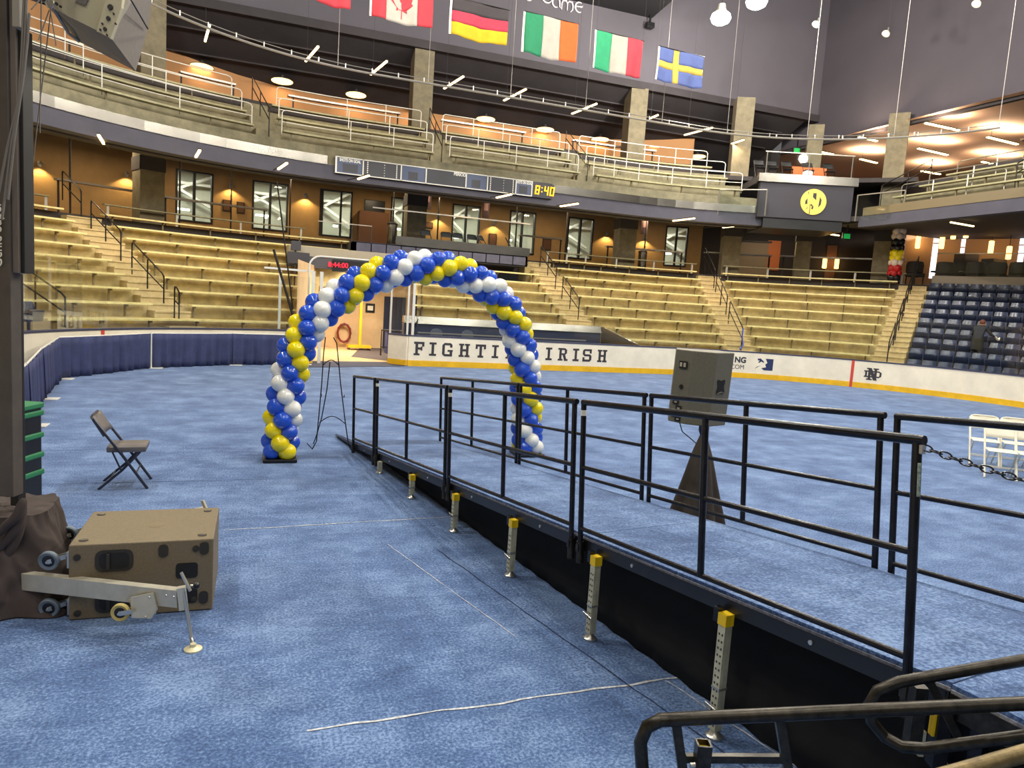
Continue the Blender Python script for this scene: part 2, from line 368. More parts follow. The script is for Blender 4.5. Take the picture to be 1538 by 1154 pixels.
# slab-serif lettering, cells in a 6 x 8 grid
def rr(x0,y0,x1,y1): return [(x0,y0),(x1,y0),(x1,y1),(x0,y1)]
def serifs(x, w=2.4): return [rr(x-w/2,0,x+w/2,1.1), rr(x-w/2,6.9,x+w/2,8)]
def diag(x0,y0,x1,y1,w): return [(x0-w/2,y0),(x0+w/2,y0),(x1+w/2,y1),(x1-w/2,y1)]
SLAB = {
 'F': [rr(0.9,0,2.4,8), rr(0,6.7,6,8), rr(0,0,3.4,1.1), rr(2.4,3.4,4.4,4.7), rr(4.7,5.3,6,8), rr(4.0,2.9,4.9,5.2)],
 'I': [rr(1.3,0,2.8,8), rr(0,0,4.1,1.2), rr(0,6.8,4.1,8)],
 'G': [rr(0,1.3,1.5,6.7), [(0,6.7),(1.5,6.7),(1.5,6.7),(2.2,6.7),(2.2,8),(1.3,8)], rr(2.2,6.7,4.2,8), [(4.2,8),(5,8),(6,7),(6,5.4),(4.6,5.4),(4.6,6.7),(4.2,6.7)], [(0,1.3),(1.3,0),(2.2,0),(2.2,1.3)], rr(2.2,0,4.6,1.3), rr(4.5,0,6,3.6), rr(3.2,2.8,6.3,3.9)],
 'H': [rr(0.9,0,2.4,8), rr(4.4,0,5.9,8), rr(2.4,3.4,4.4,4.7)]+serifs(1.65,3.0)+serifs(5.15,3.0),
 'T': [rr(2.4,0,3.9,8), rr(0,6.7,6.3,8), rr(0,5.2,1.2,6.7), rr(5.1,5.2,6.3,6.7), rr(1.4,0,4.9,1.2)],
 'N': [rr(0.8,0,2.1,8), rr(4.6,0,5.9,8), diag(1.6,8,5.2,0,1.9), rr(0,0,2.9,1.1), rr(0,6.9,2.3,8), rr(3.9,6.9,6.7,8)],
 'R': [rr(0.9,0,2.4,8), rr(0,0,3.2,1.1), rr(0,6.9,2.4,8), rr(2.4,6.8,4.6,8), [(4.6,8),(5.9,7),(5.9,4.8),(4.8,3.8),(4.4,3.8),(4.4,6.8)], rr(2.4,3.6,4.6,4.7), diag(5.2,0.0,3.9,3.8,1.6), rr(4.3,0,6.6,1.1)],
 'S': [rr(1.1,6.8,4.8,8), [(1.1,8),(0,7),(0,4.6),(1.1,3.6),(1.5,3.6),(1.5,8)], rr(1.1,3.4,4.9,4.7), [(4.9,4.7),(6,3.7),(6,1.1),(4.9,0),(4.5,0),(4.5,4.7)], rr(1.1,0,4.9,1.3), rr(0,0,1.3,2.7), rr(4.7,5.3,6,8)],
}
for ch, s in zip('FIGHTINGIRISH', (15.08,15.56,16.08,16.68,17.28,17.82,18.42,19.02,19.88,20.44,20.96,21.42,22.04)):
    Mx = wallframe(s, -0.002, 0.38); wd = max(p[0] for q in SLAB[ch] for p in q); k = 0.46/8
    b = MB()
    for i, q in enumerate(SLAB[ch]): b.prism([((x-wd/2)*k*1.04, y*k) for x, y in q], Mx, 0.006+0.0006*i)
    b.build('board_letter', M_darkprint, BR)
def board_text(txt, s, z, size, m, bold=0.0, sx=1.0):
    put('board_lettering', text_mesh(txt, size, m, 0.004, 'board_lettering', 'CENTER', sx, bold), BR, wm(BR).inverted() @ wallframe(s, -0.008, z))
M_adnavy = mat('ad_navy', (38, 50, 92), 0.5)
board_text('NG', 27.98, 0.70, 0.31, mat('ad_dark', (52,54,66), 0.5), 0.012); board_text('.COM', 27.86, 0.42, 0.24, MATS['ad_dark'])
Mx = wallframe(28.95, -0.003, 0.60)
MB().prism([(0.02,0.22),(0.32,0.22),(0.32,-0.24),(-0.02,-0.24),(-0.12,-0.16),(0.06,-0.12),(0.02,0.0),(0.1,0.05)], Mx, 0.006).build('bird_emblem', M_adnavy, BR)
MB().prism([(-0.30,0.2),(-0.18,0.22),(-0.06,0.12),(-0.02,0.04),(-0.14,0.1),(-0.22,0.04),(-0.26,0.06),(-0.2,0.14),(-0.27,0.13)], Mx, 0.006).build('bird_emblem', M_adnavy, BR)
MB().prism([(-0.4,-0.24),(-0.3,-0.12),(-0.14,-0.06),(-0.28,-0.14)], Mx, 0.006).build('bird_emblem', M_adnavy, BR)
# interlocked two-letter monogram
Mx = wallframe(32.86, -0.003, 0.56); b = MB(); k = 0.064
mono = [rr(-2.0,-3.6,-0.8,3.6), rr(0.8,-3.6,2.0,3.6), diag(-1.5,3.6,1.5,-3.6,1.8), rr(-2.7,-3.6,0,-2.8), rr(-2.7,2.8,-0.6,3.6), rr(0.2,2.8,2.8,3.6),
        rr(-3.9,-2.0,3.0,-1.2), rr(-3.9,1.2,3.0,2.0), rr(-3.4,-2.0,-2.5,2.0), [(3.0,2.0),(4.2,1.1),(4.2,-1.1),(3.0,-2.0),(3.0,-1.2),(3.3,-0.8),(3.3,0.8),(3.0,1.2)]]
for i, q in enumerate(mono): b.prism([(x*k*1.15, y*k) for x, y in q], Mx, 0.005+0.0006*i)
b.build('monogram', M_darkprint, BR)
# rink glass, one pane after the other
for s0, s1, lab in ((-9.0, GAP0-0.05, 'clear rink glass panes above the boards left of the gate'), (GAP1+0.05, 44, 'clear rink glass panes above the boards right of the gate')):
    g = thing('rink_glass', lab, 'glass', P3((s0+s1)/2,0.06,1.06), kind='structure'); n = int((s1-s0)/1.5)
    for i in range(n):
        a = s0+(s1-s0)*i/n; e = s0+(s1-s0)*(i+1)/n
        MB().sweep([(0.055,1.06),(0.055,2.75),(0.067,2.75),(0.067,1.06)], a+0.004, e-0.004, 0.8).build('glass_pane', M_glass, g)

# ================================================================== tunnel gate
gt = thing('door_1', 'open white gate leaf with yellow kickplate beside the tunnel', 'gate', P3(GAP1,0,0), kind='structure')
q0 = P3(GAP1-0.05, 0.0, 0); q1 = Vector((4.3,24.42,0)); dd = (q1-q0)
Mg = frame(q0, dd, Vector((0,0,1)).cross(dd)*-1)
Mg = Matrix.Translation(q0) @ Matrix.Rotation(math.atan2(dd.y,dd.x),4,'Z'); L = dd.length
MB().box(0,L,-0.05,0.05,0.2,1.02,Mg).build('gate_panel', M_white_board, gt); MB().box(0,L,-0.06,0.06,0.02,0.2,Mg).build('kickplate', M_yellow_kick, gt)
MB().box(-0.02,L+0.02,-0.07,0.07,1.02,1.06,Mg).build('cap_rail', M_cap, gt)
MB().box(0.03,L-0.03,-0.006,0.006,1.06,2.85,Mg).build('glass_pane', M_glass, gt)
for x in (0.03, L-0.02): MB().bar(Mg @ Vector((x,0,1.06)), Mg @ Vector((x,0,2.9)), 0.06, 0.06).build('gate_post', M_white_pipe, gt)
gp = thing('trim_1', 'white pipe portal with rounded corner over the tunnel gap', 'frame', P3(11.5,0,0), kind='structure')
MB().bar(P3(11.78,0.06,0),P3(11.78,0.06,2.95),0.1,0.1).build('portal_post', M_white_pipe, gp)
MB().bar(P3(11.52,0.06,0),P3(11.52,0.06,2.95),0.1,0.1).build('portal_post', M_white_pipe, gp)
MB().bar(P3(GAP1+0.12,0.06,1.06),P3(GAP1+0.12,0.06,2.95),0.08,0.08).build('portal_post', M_white_pipe, gp)
arc = [P3(11.45,0.3,1.1), P3(11.45,0.3,3.1)]+[P3(11.45+0.35-0.35*math.cos(a),0.3,3.1+0.35*math.sin(a)) for a in (0.4,0.8,1.2,1.57)]+[P3(14.2,0.3,3.45)]
MB().tube(arc, 0.03, 8).build('portal_pipe', M_white_pipe, gp, True)
MB().bar(P3(10.6,0.4,1.06),P3(10.6,0.4,2.9),0.1,0.08).build('portal_post', M_white_pipe, gp)
MB().bar(P3(10.1,0.4,2.95),P3(11.6,0.4,2.95),0.06,0.06).build('portal_rail', M_white_pipe, gp)

# ================================================================== lower stand
TR = 0.8; RI = 0.41
AIS = [8.12, 22.15, 28.3, 33.2]
def hw(s, o): return 0.56/kk(s, o)
def RS(i): return 15.1+0.155*i
def LE(i): return (11.4,11.58,11.74,11.86,11.98,12.5,13.2,13.4,13.5)[i]
def tz(i): return 0.82+RI*i
def bz(i): return 1.25+RI*i
stand = thing('lower_stand', 'stepped tan concrete tiers of the lower stand', 'stand', P3(20,4,0), kind='structure')
PIT = (GAP1+0.15, 23.3)
for i in range(9):
    o0 = 0.5+TR*i; prof = [(o0,tz(i)-0.75),(o0,tz(i)),(o0+TR,tz(i)),(o0+TR,tz(i)-0.75)]
    segs = [(-22,LE(i)),(RS(i),33.6)]
    if i >= 7: segs = [(-22,LE(i)+0.3),(21.3,33.6)]
    if i < 2: segs = [(-22,LE(i)),(PIT[1],33.6)]
    for a, e in segs: MB().sweep(prof, a, e, 0.6).build('tier', M_conc, stand)
    MB().sweep([(o,z-0.42) for o, z in prof], AIS[3]+hw(AIS[3],o0), 58, 0.6).build('tier', mat('shaded_seat_tier',(112,104,86),0.85,var=0.12,scale=3), stand)  # shadow among the seats put into a darker concrete colour
def bench(s0, s1, i, lab):
    o0 = 0.9+TR*i; t = thing('bench', lab, 'bench', P3((s0+s1)/2,o0+0.15,tz(i)), group='bench rows of the lower stand')
    MB().sweep([(o0,bz(i)-0.055),(o0,bz(i)),(o0+0.3,bz(i)),(o0+0.3,bz(i)-0.055)], s0, s1, 0.6).build('plank', M_bench, t)
    n = max(2, int(round((s1-s0)*kk((s0+s1)/2,o0)/1.7)))
    for k in range(n+1):
        s = s0+(s1-s0)*(0.04+0.92*k/n); a = P3(s,o0+0.22,tz(i))
        Mx = wallframe(s, o0+0.22, 0)
        b = MB().prism([(-0.025,tz(i)+0.02),(0.025,tz(i)+0.02),(0.025,bz(i)-0.055),(-0.025,bz(i)-0.055)], Mx, 0.03)
        b.prism([(-0.02,bz(i)-0.12),(0.02,bz(i)-0.12),(0.02,bz(i)-0.055),(-0.02,bz(i)-0.055)], Mx, 0.16)
        b.build('bracket', M_brkt, t)
SECN = ['left of the leftmost stair', 'between the leftmost stair and the tunnel', 'between the tunnel and the middle stair', 'between the second and third stairs', 'between the third stair and the blue seats stair']
for i in range(9):
    nm = ORD[i]+' bench row up, '
    f = lambda k, sgn: AIS[k]+sgn*(hw(AIS[k], 0.9+TR*i)+0.04)
    if i == 0:
        bench(4.3, LE(0)-0.05, 0, 'lowest bench row, running unbroken from the left corner to the tunnel')
    else:
        bench(-7.5 if i < 5 else -5, f(0,-1), i, nm+SECN[0]); bench(f(0,1), LE(i)-0.05, i, nm+SECN[1])
    if 2 <= i <= 6: bench(RS(i)+0.05, f(1,-1), i, nm+SECN[2])
    s0 = PIT[1]+0.15 if i == 0 else f(1,1)
    if i == 1: s0 = PIT[1]+0.1
    bench(s0, f(2,-1) if i else 27.7, i, nm+SECN[3]); bench(f(2,1), f(3,-1), i, nm+SECN[4])
def stair(k, i0, lab):
    t = thing('stair_flight', lab, 'stairs', P3(AIS[k],1.0,tz(0)), kind='structure')
    for j in range(int(i0*2), 18):
        o0 = 0.492+0.4*j; z1 = tz(0)+0.205*(j+0); w0 = hw(AIS[k], o0)
        a, e = AIS[k]-w0, AIS[k]+w0
        z0 = z1-0.62
        MB().sweep([(o0,z0),(o0,z1-0.035),(o0-0.035,z1-0.035),(o0-0.035,z1+0.012),(o0+0.42,z1+0.012),(o0+0.42,z0)], a, e, 0.6).build('step', M_step, t)
stair(0, 0.75, 'leftmost concrete stair flight through the benches'); stair(1, 2.0, 'concrete stair flight right of the tunnel platform')
stair(2, 0.0, 'concrete stair flight with a blue ribbon on its handrail'); stair(3, 0.0, 'concrete stair flight beside the blue seats')
def sz(o): return tz(0)+0.5125*(o-0.7)
def handrail(s, o0, o1, lab, three=True, h=0.92, m=None):
    m = m or M_rail_dark
    t = thing('stair_handrail', lab, 'handrail', P3(s,o0,sz(o0)), group='stair handrails of the lower stand')
    for o in ((o0,(o0+o1)/2,o1) if three else (o0,o1)):
        MB().tube([P3(s,o,sz(o)-0.08),P3(s,o,sz(o)+h-0.03)], 0.022, 8).build('post', m, t, True)
    MB().tube([P3(s,o0,sz(o0)+h-0.1),P3(s,o0+0.02,sz(o0)+h-0.03),P3(s,o0+0.1,sz(o0)+h+0.05),P3(s,o1-0.1,sz(o1)+h-0.03),P3(s,o1-0.03,sz(o1)+h-0.01),P3(s,o1,sz(o1)+h-0.1)], 0.024, 8).build('top_rail', m, t, True)
    MB().tube([P3(s,o0,sz(o0)+h-0.42),P3(s,o1,sz(o1)+h-0.42)], 0.02, 8).build('mid_rail', m, t, True)
RL = [[(1.35,1.6),(2.2,4.1),(4.8,6.8),(7.5,8.9)], [(2.6,4.4),(5.2,7.2)], [(1.1,3.3),(3.8,5.9),(6.3,8.6)], [(0.9,2.3),(2.8,4.4),(4.9,6.6),(7.0,8.6)]]
WH = ['leftmost stair', 'stair right of the tunnel', 'third stair', 'stair beside the blue seats']
for k in range(4):
    for j, (a, e) in enumerate(RL[k]): handrail(AIS[k], a, e, ORD[j]+' dark tube handrail up the '+WH[k], a > 1.4 and e-a > 1.6)
handrail(4.72, 0.85, 2.6, 'dark tube handrail at the far left edge of the benches')
rb = MB(); p = [P3(28.3,1.1,1.95),P3(28.28,1.05,1.6),P3(28.33,1.0,1.25),P3(28.2,0.9,1.08)]
rb.tube(p, 0.03, 6); tag(rb.build('ribbon', mat('blue_ribbon',(60,86,190),0.6), None, True), 'blue ribbon hanging from the third stair handrail', 'ribbon')

# sunken bench well behind the boards, right of the gate
wl = thing('bench_well', 'dark sunken bench well with stainless ledge behind the boards', 'bench well', P3(18.5,1.5,0), kind='structure')
MB().sweep([(1.75,0.2),(1.75,1.42),(2.1,1.42),(2.1,0.2)], PIT[0], PIT[1]-0.5).build('back_wall', M_navy, wl)
MB().sweep([(1.70,1.40),(1.78,1.66),(2.12,1.66),(2.12,1.40)], PIT[0], PIT[1]-0.45).build('ledge', M_steel, wl)
MB().sweep([(0.2,0.0),(0.2,0.35),(1.75,0.35),(1.75,0.0)], PIT[0], PIT[1]).build('well_floor', M_navy, wl)
a, e = P3(PIT[1]-0.5,1.72,1.66), P3(PIT[1]+0.35,0.25,1.08)
b = MB(); n = Vector((0.12,0.06,0)); b.add([a,e,e+n,a+n,Vector((a.x,a.y,0.3)),Vector((e.x,e.y,0.3)),Vector((e.x,e.y,0.3))+n,Vector((a.x,a.y,0.3))+n],[(0,1,2,3),(4,7,6,5),(0,4,5,1),(1,5,6,2),(2,6,7,3),(3,7,4,0)]).build('side_cheek', M_steel, wl)
MB().sweep([(0.75,1.1),(0.75,1.14),(0.8,1.14),(0.8,1.1)], PIT[0]+0.3, PIT[1]-1.6).build('bench_rail', M_steel_rail, wl)
MB().sweep([(1.1,0.78),(1.1,0.84),(1.5,0.84),(1.5,0.78)], PIT[0]+0.3, PIT[1]-1.6).build('bench_top', M_navy, wl)

# ================================================================== tunnel
tn = thing('tunnel', 'beige walled vehicle tunnel under the stand', 'tunnel', (3.4,28,0), kind='structure')
M_beige = mat('tunnel_beige', (222,190,146), 0.8, var=0.05, scale=2)
M_tfloor = mat('tunnel_floor', (216,186,136), 0.8, var=0.1, scale=2)
MB().add([(1.4,23.0,0.006),(4.6,23.9,0.006),(4.9,27.0,0.006),(9,36,0.006),(1.0,36,0.006)],[(0,1,2,3,4)]).build('tunnel_floor', M_tfloor, tn)
MB().add([(1.2,22.2,0.012),(4.75,23.7,0.012),(4.6,25.0,0.012),(1.2,24.3,0.012)],[(0,1,2,3)]).build('threshold_mat', mat('dark_mat',(70,72,92),0.9), tn)
MB().add([(3.3,26.6,0.012),(5.2,24.7,0.012),(8.5,36,0.012),(5.2,36,0.012)],[(0,1,2,3)]).build('floor_mat', mat('brown_mat',(92,82,80),0.9), tn)
MB().add([(1.2,24.0,0),(1.2,24.0,3.3),(2.6,31.5,3.3),(2.6,31.5,0)],[(0,1,2,3)]).build('wall_side', M_beige, tn)
MB().box(2.4,5.25,31.5,31.7,0,3.3).build('wall_back', M_beige, tn)
MB().box(5.25,6.2,31.48,31.7,0,2.3).build('doorway', M_navy, tn)
MB().box(5.25,9.5,31.5,31.7,0,3.3).build('wall_back', M_beige, tn)
MB().add([(5.2,24.4,0),(5.2,24.4,1.2),(7.2,31.5,3.6),(7.2,31.5,0)],[(0,1,2,3)]).build('wall_side', M_navy, tn)
MB().sweep([(4.6,3.2),(4.6,3.35),(8.4,3.7),(8.4,3.3)], 11.9, 16.2).build('tunnel_ceiling', M_dark, tn)
MB().sweep([(4.5,3.62),(4.5,3.98),(4.85,3.98),(4.85,3.62)], 11.75, 16.0).build('lintel_beam', mat('grey_beam',(148,142,128),0.7), tn)
MB().sweep([(4.52,3.2),(4.52,3.62),(4.85,3.62),(4.85,3.2)], 11.75, 16.0).build('lintel_beam', mat('dark_grey_beam',(72,72,80),0.7), tn)
for i in range(5):
    o0 = 0.5+TR*i
    for sa, mm in ((LE(i)+0.06,M_conc), (RS(i),M_navy)): MB().sweep([(o0,0),(o0,tz(i)),(o0+TR,tz(i)),(o0+TR,0)], sa-0.06, sa, 0.1).build('cheek_wall', mm, tn)
ck = thing('tunnel_clock', 'black clock panel with red digits above the tunnel mouth', 'clock', P3(13.3,4.5,3.35))
Mx = wallframe(13.3, 4.5, 3.35); MB().prism([(-0.75,-0.22),(0.75,-0.22),(0.75,0.22),(-0.75,0.22)], Mx, 0.08).build('case', M_black, ck)
put('digits', text_mesh('8:44:00', 0.26, M_red_led, 0.004, 'digits'), ck, wm(ck).inverted() @ wallframe(12.95, 4.41, 3.37))
area_light('tunnel_light', (3.9,28.3,3.2), 1.2, 260, (1,0.86,0.66), tn, size_y=1.2)

# ================================================================== platform above the tunnel
lg = thing('platform', 'viewing platform with stainless edge and slate front above the tunnel', 'platform', P3(17.6,7,4.4), kind='structure')
MB().sweep([(6.1,4.02),(6.1,4.46),(6.3,4.46),(6.3,4.02)], 13.4, 21.1).build('platform_front', mat('slate_front',(84,84,104),0.7,var=0.1,scale=3), lg)
for j in range(12):
    s = 13.9+0.62*j; MB().sweep([(6.085,4.06),(6.085,4.42),(6.1,4.42),(6.1,4.06)], s-0.29, s+0.29, 0.3).build('front_panel', MATS['slate_front'], lg)
MB().sweep([(6.02,4.46),(6.02,4.82),(6.1,4.82),(6.1,4.46)], 15.2, 21.15).build('steel_edge', M_steel, lg)
MB().sweep([(6.1,4.0),(6.1,4.45),(9,4.45),(9,4.0)], 13.4, 21.1).build('platform_deck', M_dark, lg)
for j in range(5): a = 15.3+1.15*j; MB().sweep([(6.06,4.82),(6.06,5.85),(6.072,5.85),(6.072,4.82)], a, a+1.13).build('glass_pane', M_glass, lg)
MB().sweep([(6.03,5.85),(6.03,5.9),(6.1,5.9),(6.1,5.85)], 14.2, 21.1).build('top_rail', M_steel_rail, lg)
for s in (13.4,14.2): MB().bar(P3(s,6.06,4.4),P3(s,6.06,5.1),0.03,0.03).build('glass_post', M_dark, lg)
MB().sweep([(6.06,4.42),(6.06,5.1),(6.072,5.1),(6.072,4.42)], 12.6, 14.2).build('glass_pane', M_glass, lg)
MB().sweep([(6.05,5.1),(6.05,5.13),(6.09,5.13),(6.09,5.1)], 12.6, 14.2).build('top_rail', M_steel_rail, lg)

# ================================================================== lower concourse
co = thing('floor_concourse', 'concourse walkway behind the lower stand', 'floor', P3(20,9,4.4), kind='structure')
MB().sweep([(7.7,3.7),(7.7,4.42),(16,4.42),(16,3.7)], -22, 58, 0.8).build('walkway', M_dark, co)
wb = thing('wall_concourse', 'tan back wall of the lower concourse', 'wall', P3(18,12,4.4), kind='structure')
OW = 12.0
MB().sweep([(OW,4.4),(OW,5.0),(OW+0.2,5.0),(OW+0.2,4.4)], -20, 28.55, 0.6).build('wall_panel', M_orange, wb)
WIN = [(10.42,11.06),(11.76,12.42),(13.02,14.08),(15.95,17.25),(19.08,20.56),(22.18,23.64),(25.36,25.98),(27.7,28.22)]
WZ0, WZ1 = 5.0, 7.2
MB().sweep([(OW,WZ1),(OW,8.0),(OW+0.2,8.0),(OW+0.2,WZ1)], -20, 28.55, 0.6).build('wall_panel', M_orange, wb)
edges = [-20]+[v for w_ in WIN for v in w_]+[28.55]
for a, e in zip(edges[0::2], edges[1::2]): MB().sweep([(OW,WZ0),(OW,WZ1),(OW+0.2,WZ1),(OW+0.2,WZ0)], a, e, 0.6).build('wall_panel', M_orange, wb)
M_frame = mat('window_frame_black', (34,30,30), 0.5)
for k, (a, e) in enumerate(WIN):
    wn = thing('window_%d' % (k+1), ORD[k]+' black framed window from the left in the tan concourse wall', 'window', P3((a+e)/2,OW,WZ0), kind='structure')
    mid = (a+e)/2; t = 0.07/kk(mid,OW)
    for x0, x1, z0, z1 in ((a,a+t,WZ0,WZ1),(e-t,e,WZ0,WZ1),(mid-t*0.6,mid+t*0.6,WZ0,WZ1),(a,e,WZ1-0.07,WZ1),(a,e,WZ0,WZ0+0.07)):
        MB().sweep([(OW-0.04,z0),(OW-0.04,z1),(OW+0.16,z1),(OW+0.16,z0)], x0, x1, 0.7).build('window_frame', M_frame, wn)
    for x0, x1 in ((a+t,mid-t*0.6),(mid+t*0.6,e-t)): MB().sweep([(OW+0.05,WZ0+0.07),(OW+0.05,WZ1-0.07),(OW+0.062,WZ1-0.07),(OW+0.062,WZ0+0.07)], x0, x1, 0.7).build('pane', M_win, wn)
# the pale hall seen through the windows: wall, roof braces and a lamp behind each window
bh = thing('wall_hall_beyond', 'pale wall and roof bracing of the hall beyond the windows', 'wall', P3(18,15,4.4), kind='structure')
M_pale = mat('pale_hall', (196,196,180), 0.8); M_brace = mat('white_brace', (232,230,220), 0.6)
MB().sweep([(15.6,4.4),(15.6,8.4),(15.8,8.4),(15.8,4.4)], 5, 32, 0.6).build('hall_wall', M_pale, bh)
for k, (a, e) in enumerate(WIN):
    for z0, z1 in ((5.9,7.6),(7.6,5.9)): MB().bar(P3(a-0.3,15.2,z0),P3(e+0.3,15.2,z1),0.1,0.12).build('brace', M_brace, bh)
    MB().bar(P3(a-0.4,15.3,7.05),P3(e+0.4,15.3,7.05),0.08,0.12).build('brace', M_brace, bh)
    lm = thing('ceiling_lamp', 'bright lamp seen through the '+ORD[k]+' concourse window', 'lamp', P3((a+e)/2,14.6,6.2), group='lamps in the hall beyond the windows')
    MB().bar(P3((a+e)/2-0.1,14.6,5.75+0.15*(k%2)),P3((a+e)/2+0.35/kk(a,12),14.6,5.75+0.15*(k%2)),0.12,0.09).build('tube', mat('hall_lamp',(255,252,240),0.5,emit=4.0), lm)
    area_light('lamp_light', P3((a+e)/2,13.6,7.6), 0.8, 110, (1,0.97,0.88), lm)
# sconces
for k, (s, z) in enumerate(((8.32,6.45),(9.62,6.62),(11.36,6.8),(12.74,6.8),(18.34,6.5),(21.32,6.45),(26.3,6.5),(27.2,6.45))):
    t = thing('wall_sconce', ORD[k]+' glowing wall sconce from the left on the tan concourse wall', 'wall lamp', P3(s,OW-0.1,z), group='sconces on the concourse wall')
    Mx = wallframe(s, OW, z)
    MB().prism([(-0.06,-0.1),(0.06,-0.1),(0.06,0.1),(-0.06,0.1)], Mx, 0.03).build('back_plate', M_zinc, t)
    MB().tube([Mx @ Vector(q) for q in ((0,0,0.02),(0,0.1,0.12),(0,0.06,0.2))], 0.015, 6).build('arm', M_zinc, t, True)
    MB().lathe([(0.03,0.08),(0.05,0.04),(0.11,-0.02),(0.105,-0.025)], Matrix.Translation(Mx @ Vector((0,0.0,0.2))), 14).build('shade', M_zinc, t, True)
    l = bpy.data.lights.new('sconce_light', 'SPOT'); l.energy = SCONCE_W*4; l.color = (1,0.72,0.3); l.spot_size = R(125); l.spot_blend = 0.35; l.shadow_soft_size = 0.05
    o = bpy.data.objects.new('sconce_light', l); COL.objects.link(o); o.location = Mx @ Vector((0,-0.06,0.24)); o.parent = t; o.matrix_parent_inverse = wm(t).inverted()
# right part of the concourse: dark corner, opening, pale lounge wall
MB().sweep([(OW,4.4),(OW,8.0),(OW+0.2,8.0),(OW+0.2,4.4)], 28.55, 32.3, 0.6).build('wall_panel', M_dark, wb)
M_pinkw = mat('lounge_wall', (240,206,178), 0.8)
lw = thing('wall_lounge', 'pale lounge wall with daylit slit windows at the right', 'wall', P3(34,12,4.4), kind='structure')
MB().sweep([(OW,4.4),(OW,8.0),(OW+0.2,8.0),(OW+0.2,4.4)], 32.3, 46, 0.6).build('wall_panel', M_pinkw, lw)
for s, wd, z0, z1 in ((33.36,0.048,5.0,7.05),(33.85,0.035,4.8,7.1),(34.85,0.045,4.9,7.0)):
    n = thing('window_%d' % (9+int(s*10)%7), 'tall bright slit window at lounge wall, near %d decimetres along' % int(s*10), 'window', P3(s,OW,z0), kind='structure')
    n['label'] = {33: 'leftmost tall slit window glowing in the pale lounge wall', 34: 'rightmost tall slit window glowing in the pale lounge wall'}[int(s)] if s != 33.85 else 'narrow middle slit window glowing in the pale lounge wall'
    MB().sweep([(OW-0.02,z0),(OW-0.02,z1),(OW+0.02,z1),(OW+0.02,z0)], s-wd, s+wd, 0.5).build('pane', M_daywin, n)
    MB().sweep([(OW-0.04,z0+1.72),(OW-0.04,z0+1.78),(OW+0.02,z0+1.78),(OW+0.02,z0+1.72)], s-wd, s+wd, 0.5).build('mullion', M_pinkw, n)
for k, (s, o, z) in enumerate(((33.04,11.6,6.75),(33.5,11.2,6.7),(33.72,10.6,7.1),(33.95,10.6,7.15),(34.4,11.0,6.45),(34.75,10.6,6.15),(31.25,11.6,5.6),(31.5,11.6,5.6))):
    t = thing('lantern', ORD[k]+' glowing tube lantern from the left in the lounge' if k < 6 else ('left' if k == 6 else 'right')+' one of two lanterns by the dark corner doors', 'lamp', P3(s,o,z), group='glowing lounge lanterns')
    p = P3(s,o,z)
    MB().lathe([(0.08,-0.3),(0.11,-0.28),(0.11,0.28),(0.08,0.3)], Matrix.Translation(p), 12).build('shade', mat('lantern_glow',(255,196,110),0.5,emit=3.5), t, True)
    if k < 6: MB().tube([p+Vector((0,0,0.3)), Vector((p.x,p.y,7.6))], 0.012, 6).build('cord', M_dark, t)
    else: MB().bar(p, P3(s,12.0,z), 0.05, 0.05).build('arm', M_dark, t)
for s in (33.3,34.6,36): area_light('lounge_light', P3(s,9.8,7.3), 0.9, 380, (1,0.82,0.62), lw)
for k, (s, wd) in enumerate(((29.75,0.32),(31.38,0.1))):
    d = thing('door_%d' % (k+2), ('dark double doors under small lettering in the concourse corner','brown narrow door between the two corner lanterns')[k], 'door', P3(s,11.95,4.4), kind='structure')
    MB().sweep([(OW-0.06,4.42),(OW-0.06,6.6),(OW,6.6),(OW,4.42)], s-wd, s+wd, 0.3).build('door_leaf', mat('door_brown',(120,84,62),0.6) if k else mat('door_grey',(150,132,112),0.6), d)
    MB().sweep([(OW-0.09,6.55),(OW-0.09,6.65),(OW,6.65),(OW,6.55)], s-wd-0.03, s+wd+0.03, 0.3).build('door_head', M_frame, d)
MB().sweep([(OW-0.06,5.1),(OW-0.06,6.7),(OW,6.7),(OW,5.1)], 30.02, 30.3, 0.3).build('wall_poster', mat('orange_poster',(214,120,66),0.6), wb)
put('wall_lettering', text_mesh('co/72', 0.42, mat('pale_letter',(200,196,186),0.6), 0.01, 'wall_lettering'), wb, wm(wb).inverted() @ wallframe(29.2, OW-0.03, 6.35))

for k in range(11):                                      # unseen downlights added in the soffit to brighten the concourse
    s = (5.6,7.4,9.0,10.6,12.4,15.2,18.0,21.0,24.0,27.0,30.0)[k]
    t = thing('added_soffit_lamp', ORD[k]+' added recessed soffit lamp from the left over the lower concourse', 'lamp', P3(s,9.6,7.3), group='added fill lamps over the lower concourse')
    MB().lathe([(0.16,0.0),(0.16,-0.03),(0.05,-0.032)], Matrix.Translation(P3(s,9.6,7.4)), 16).build('lens', M_warm, t, True)
    MB().lathe([(0.2,0.25),(0.2,-0.01),(0.165,-0.015),(0.165,0.25)], Matrix.Translation(P3(s,9.6,7.4)), 16).build('can', M_dark, t, True)
    area_light('added_soffit_light', P3(s,9.6,7.34), 0.35, 44, (1,0.80,0.52), t)
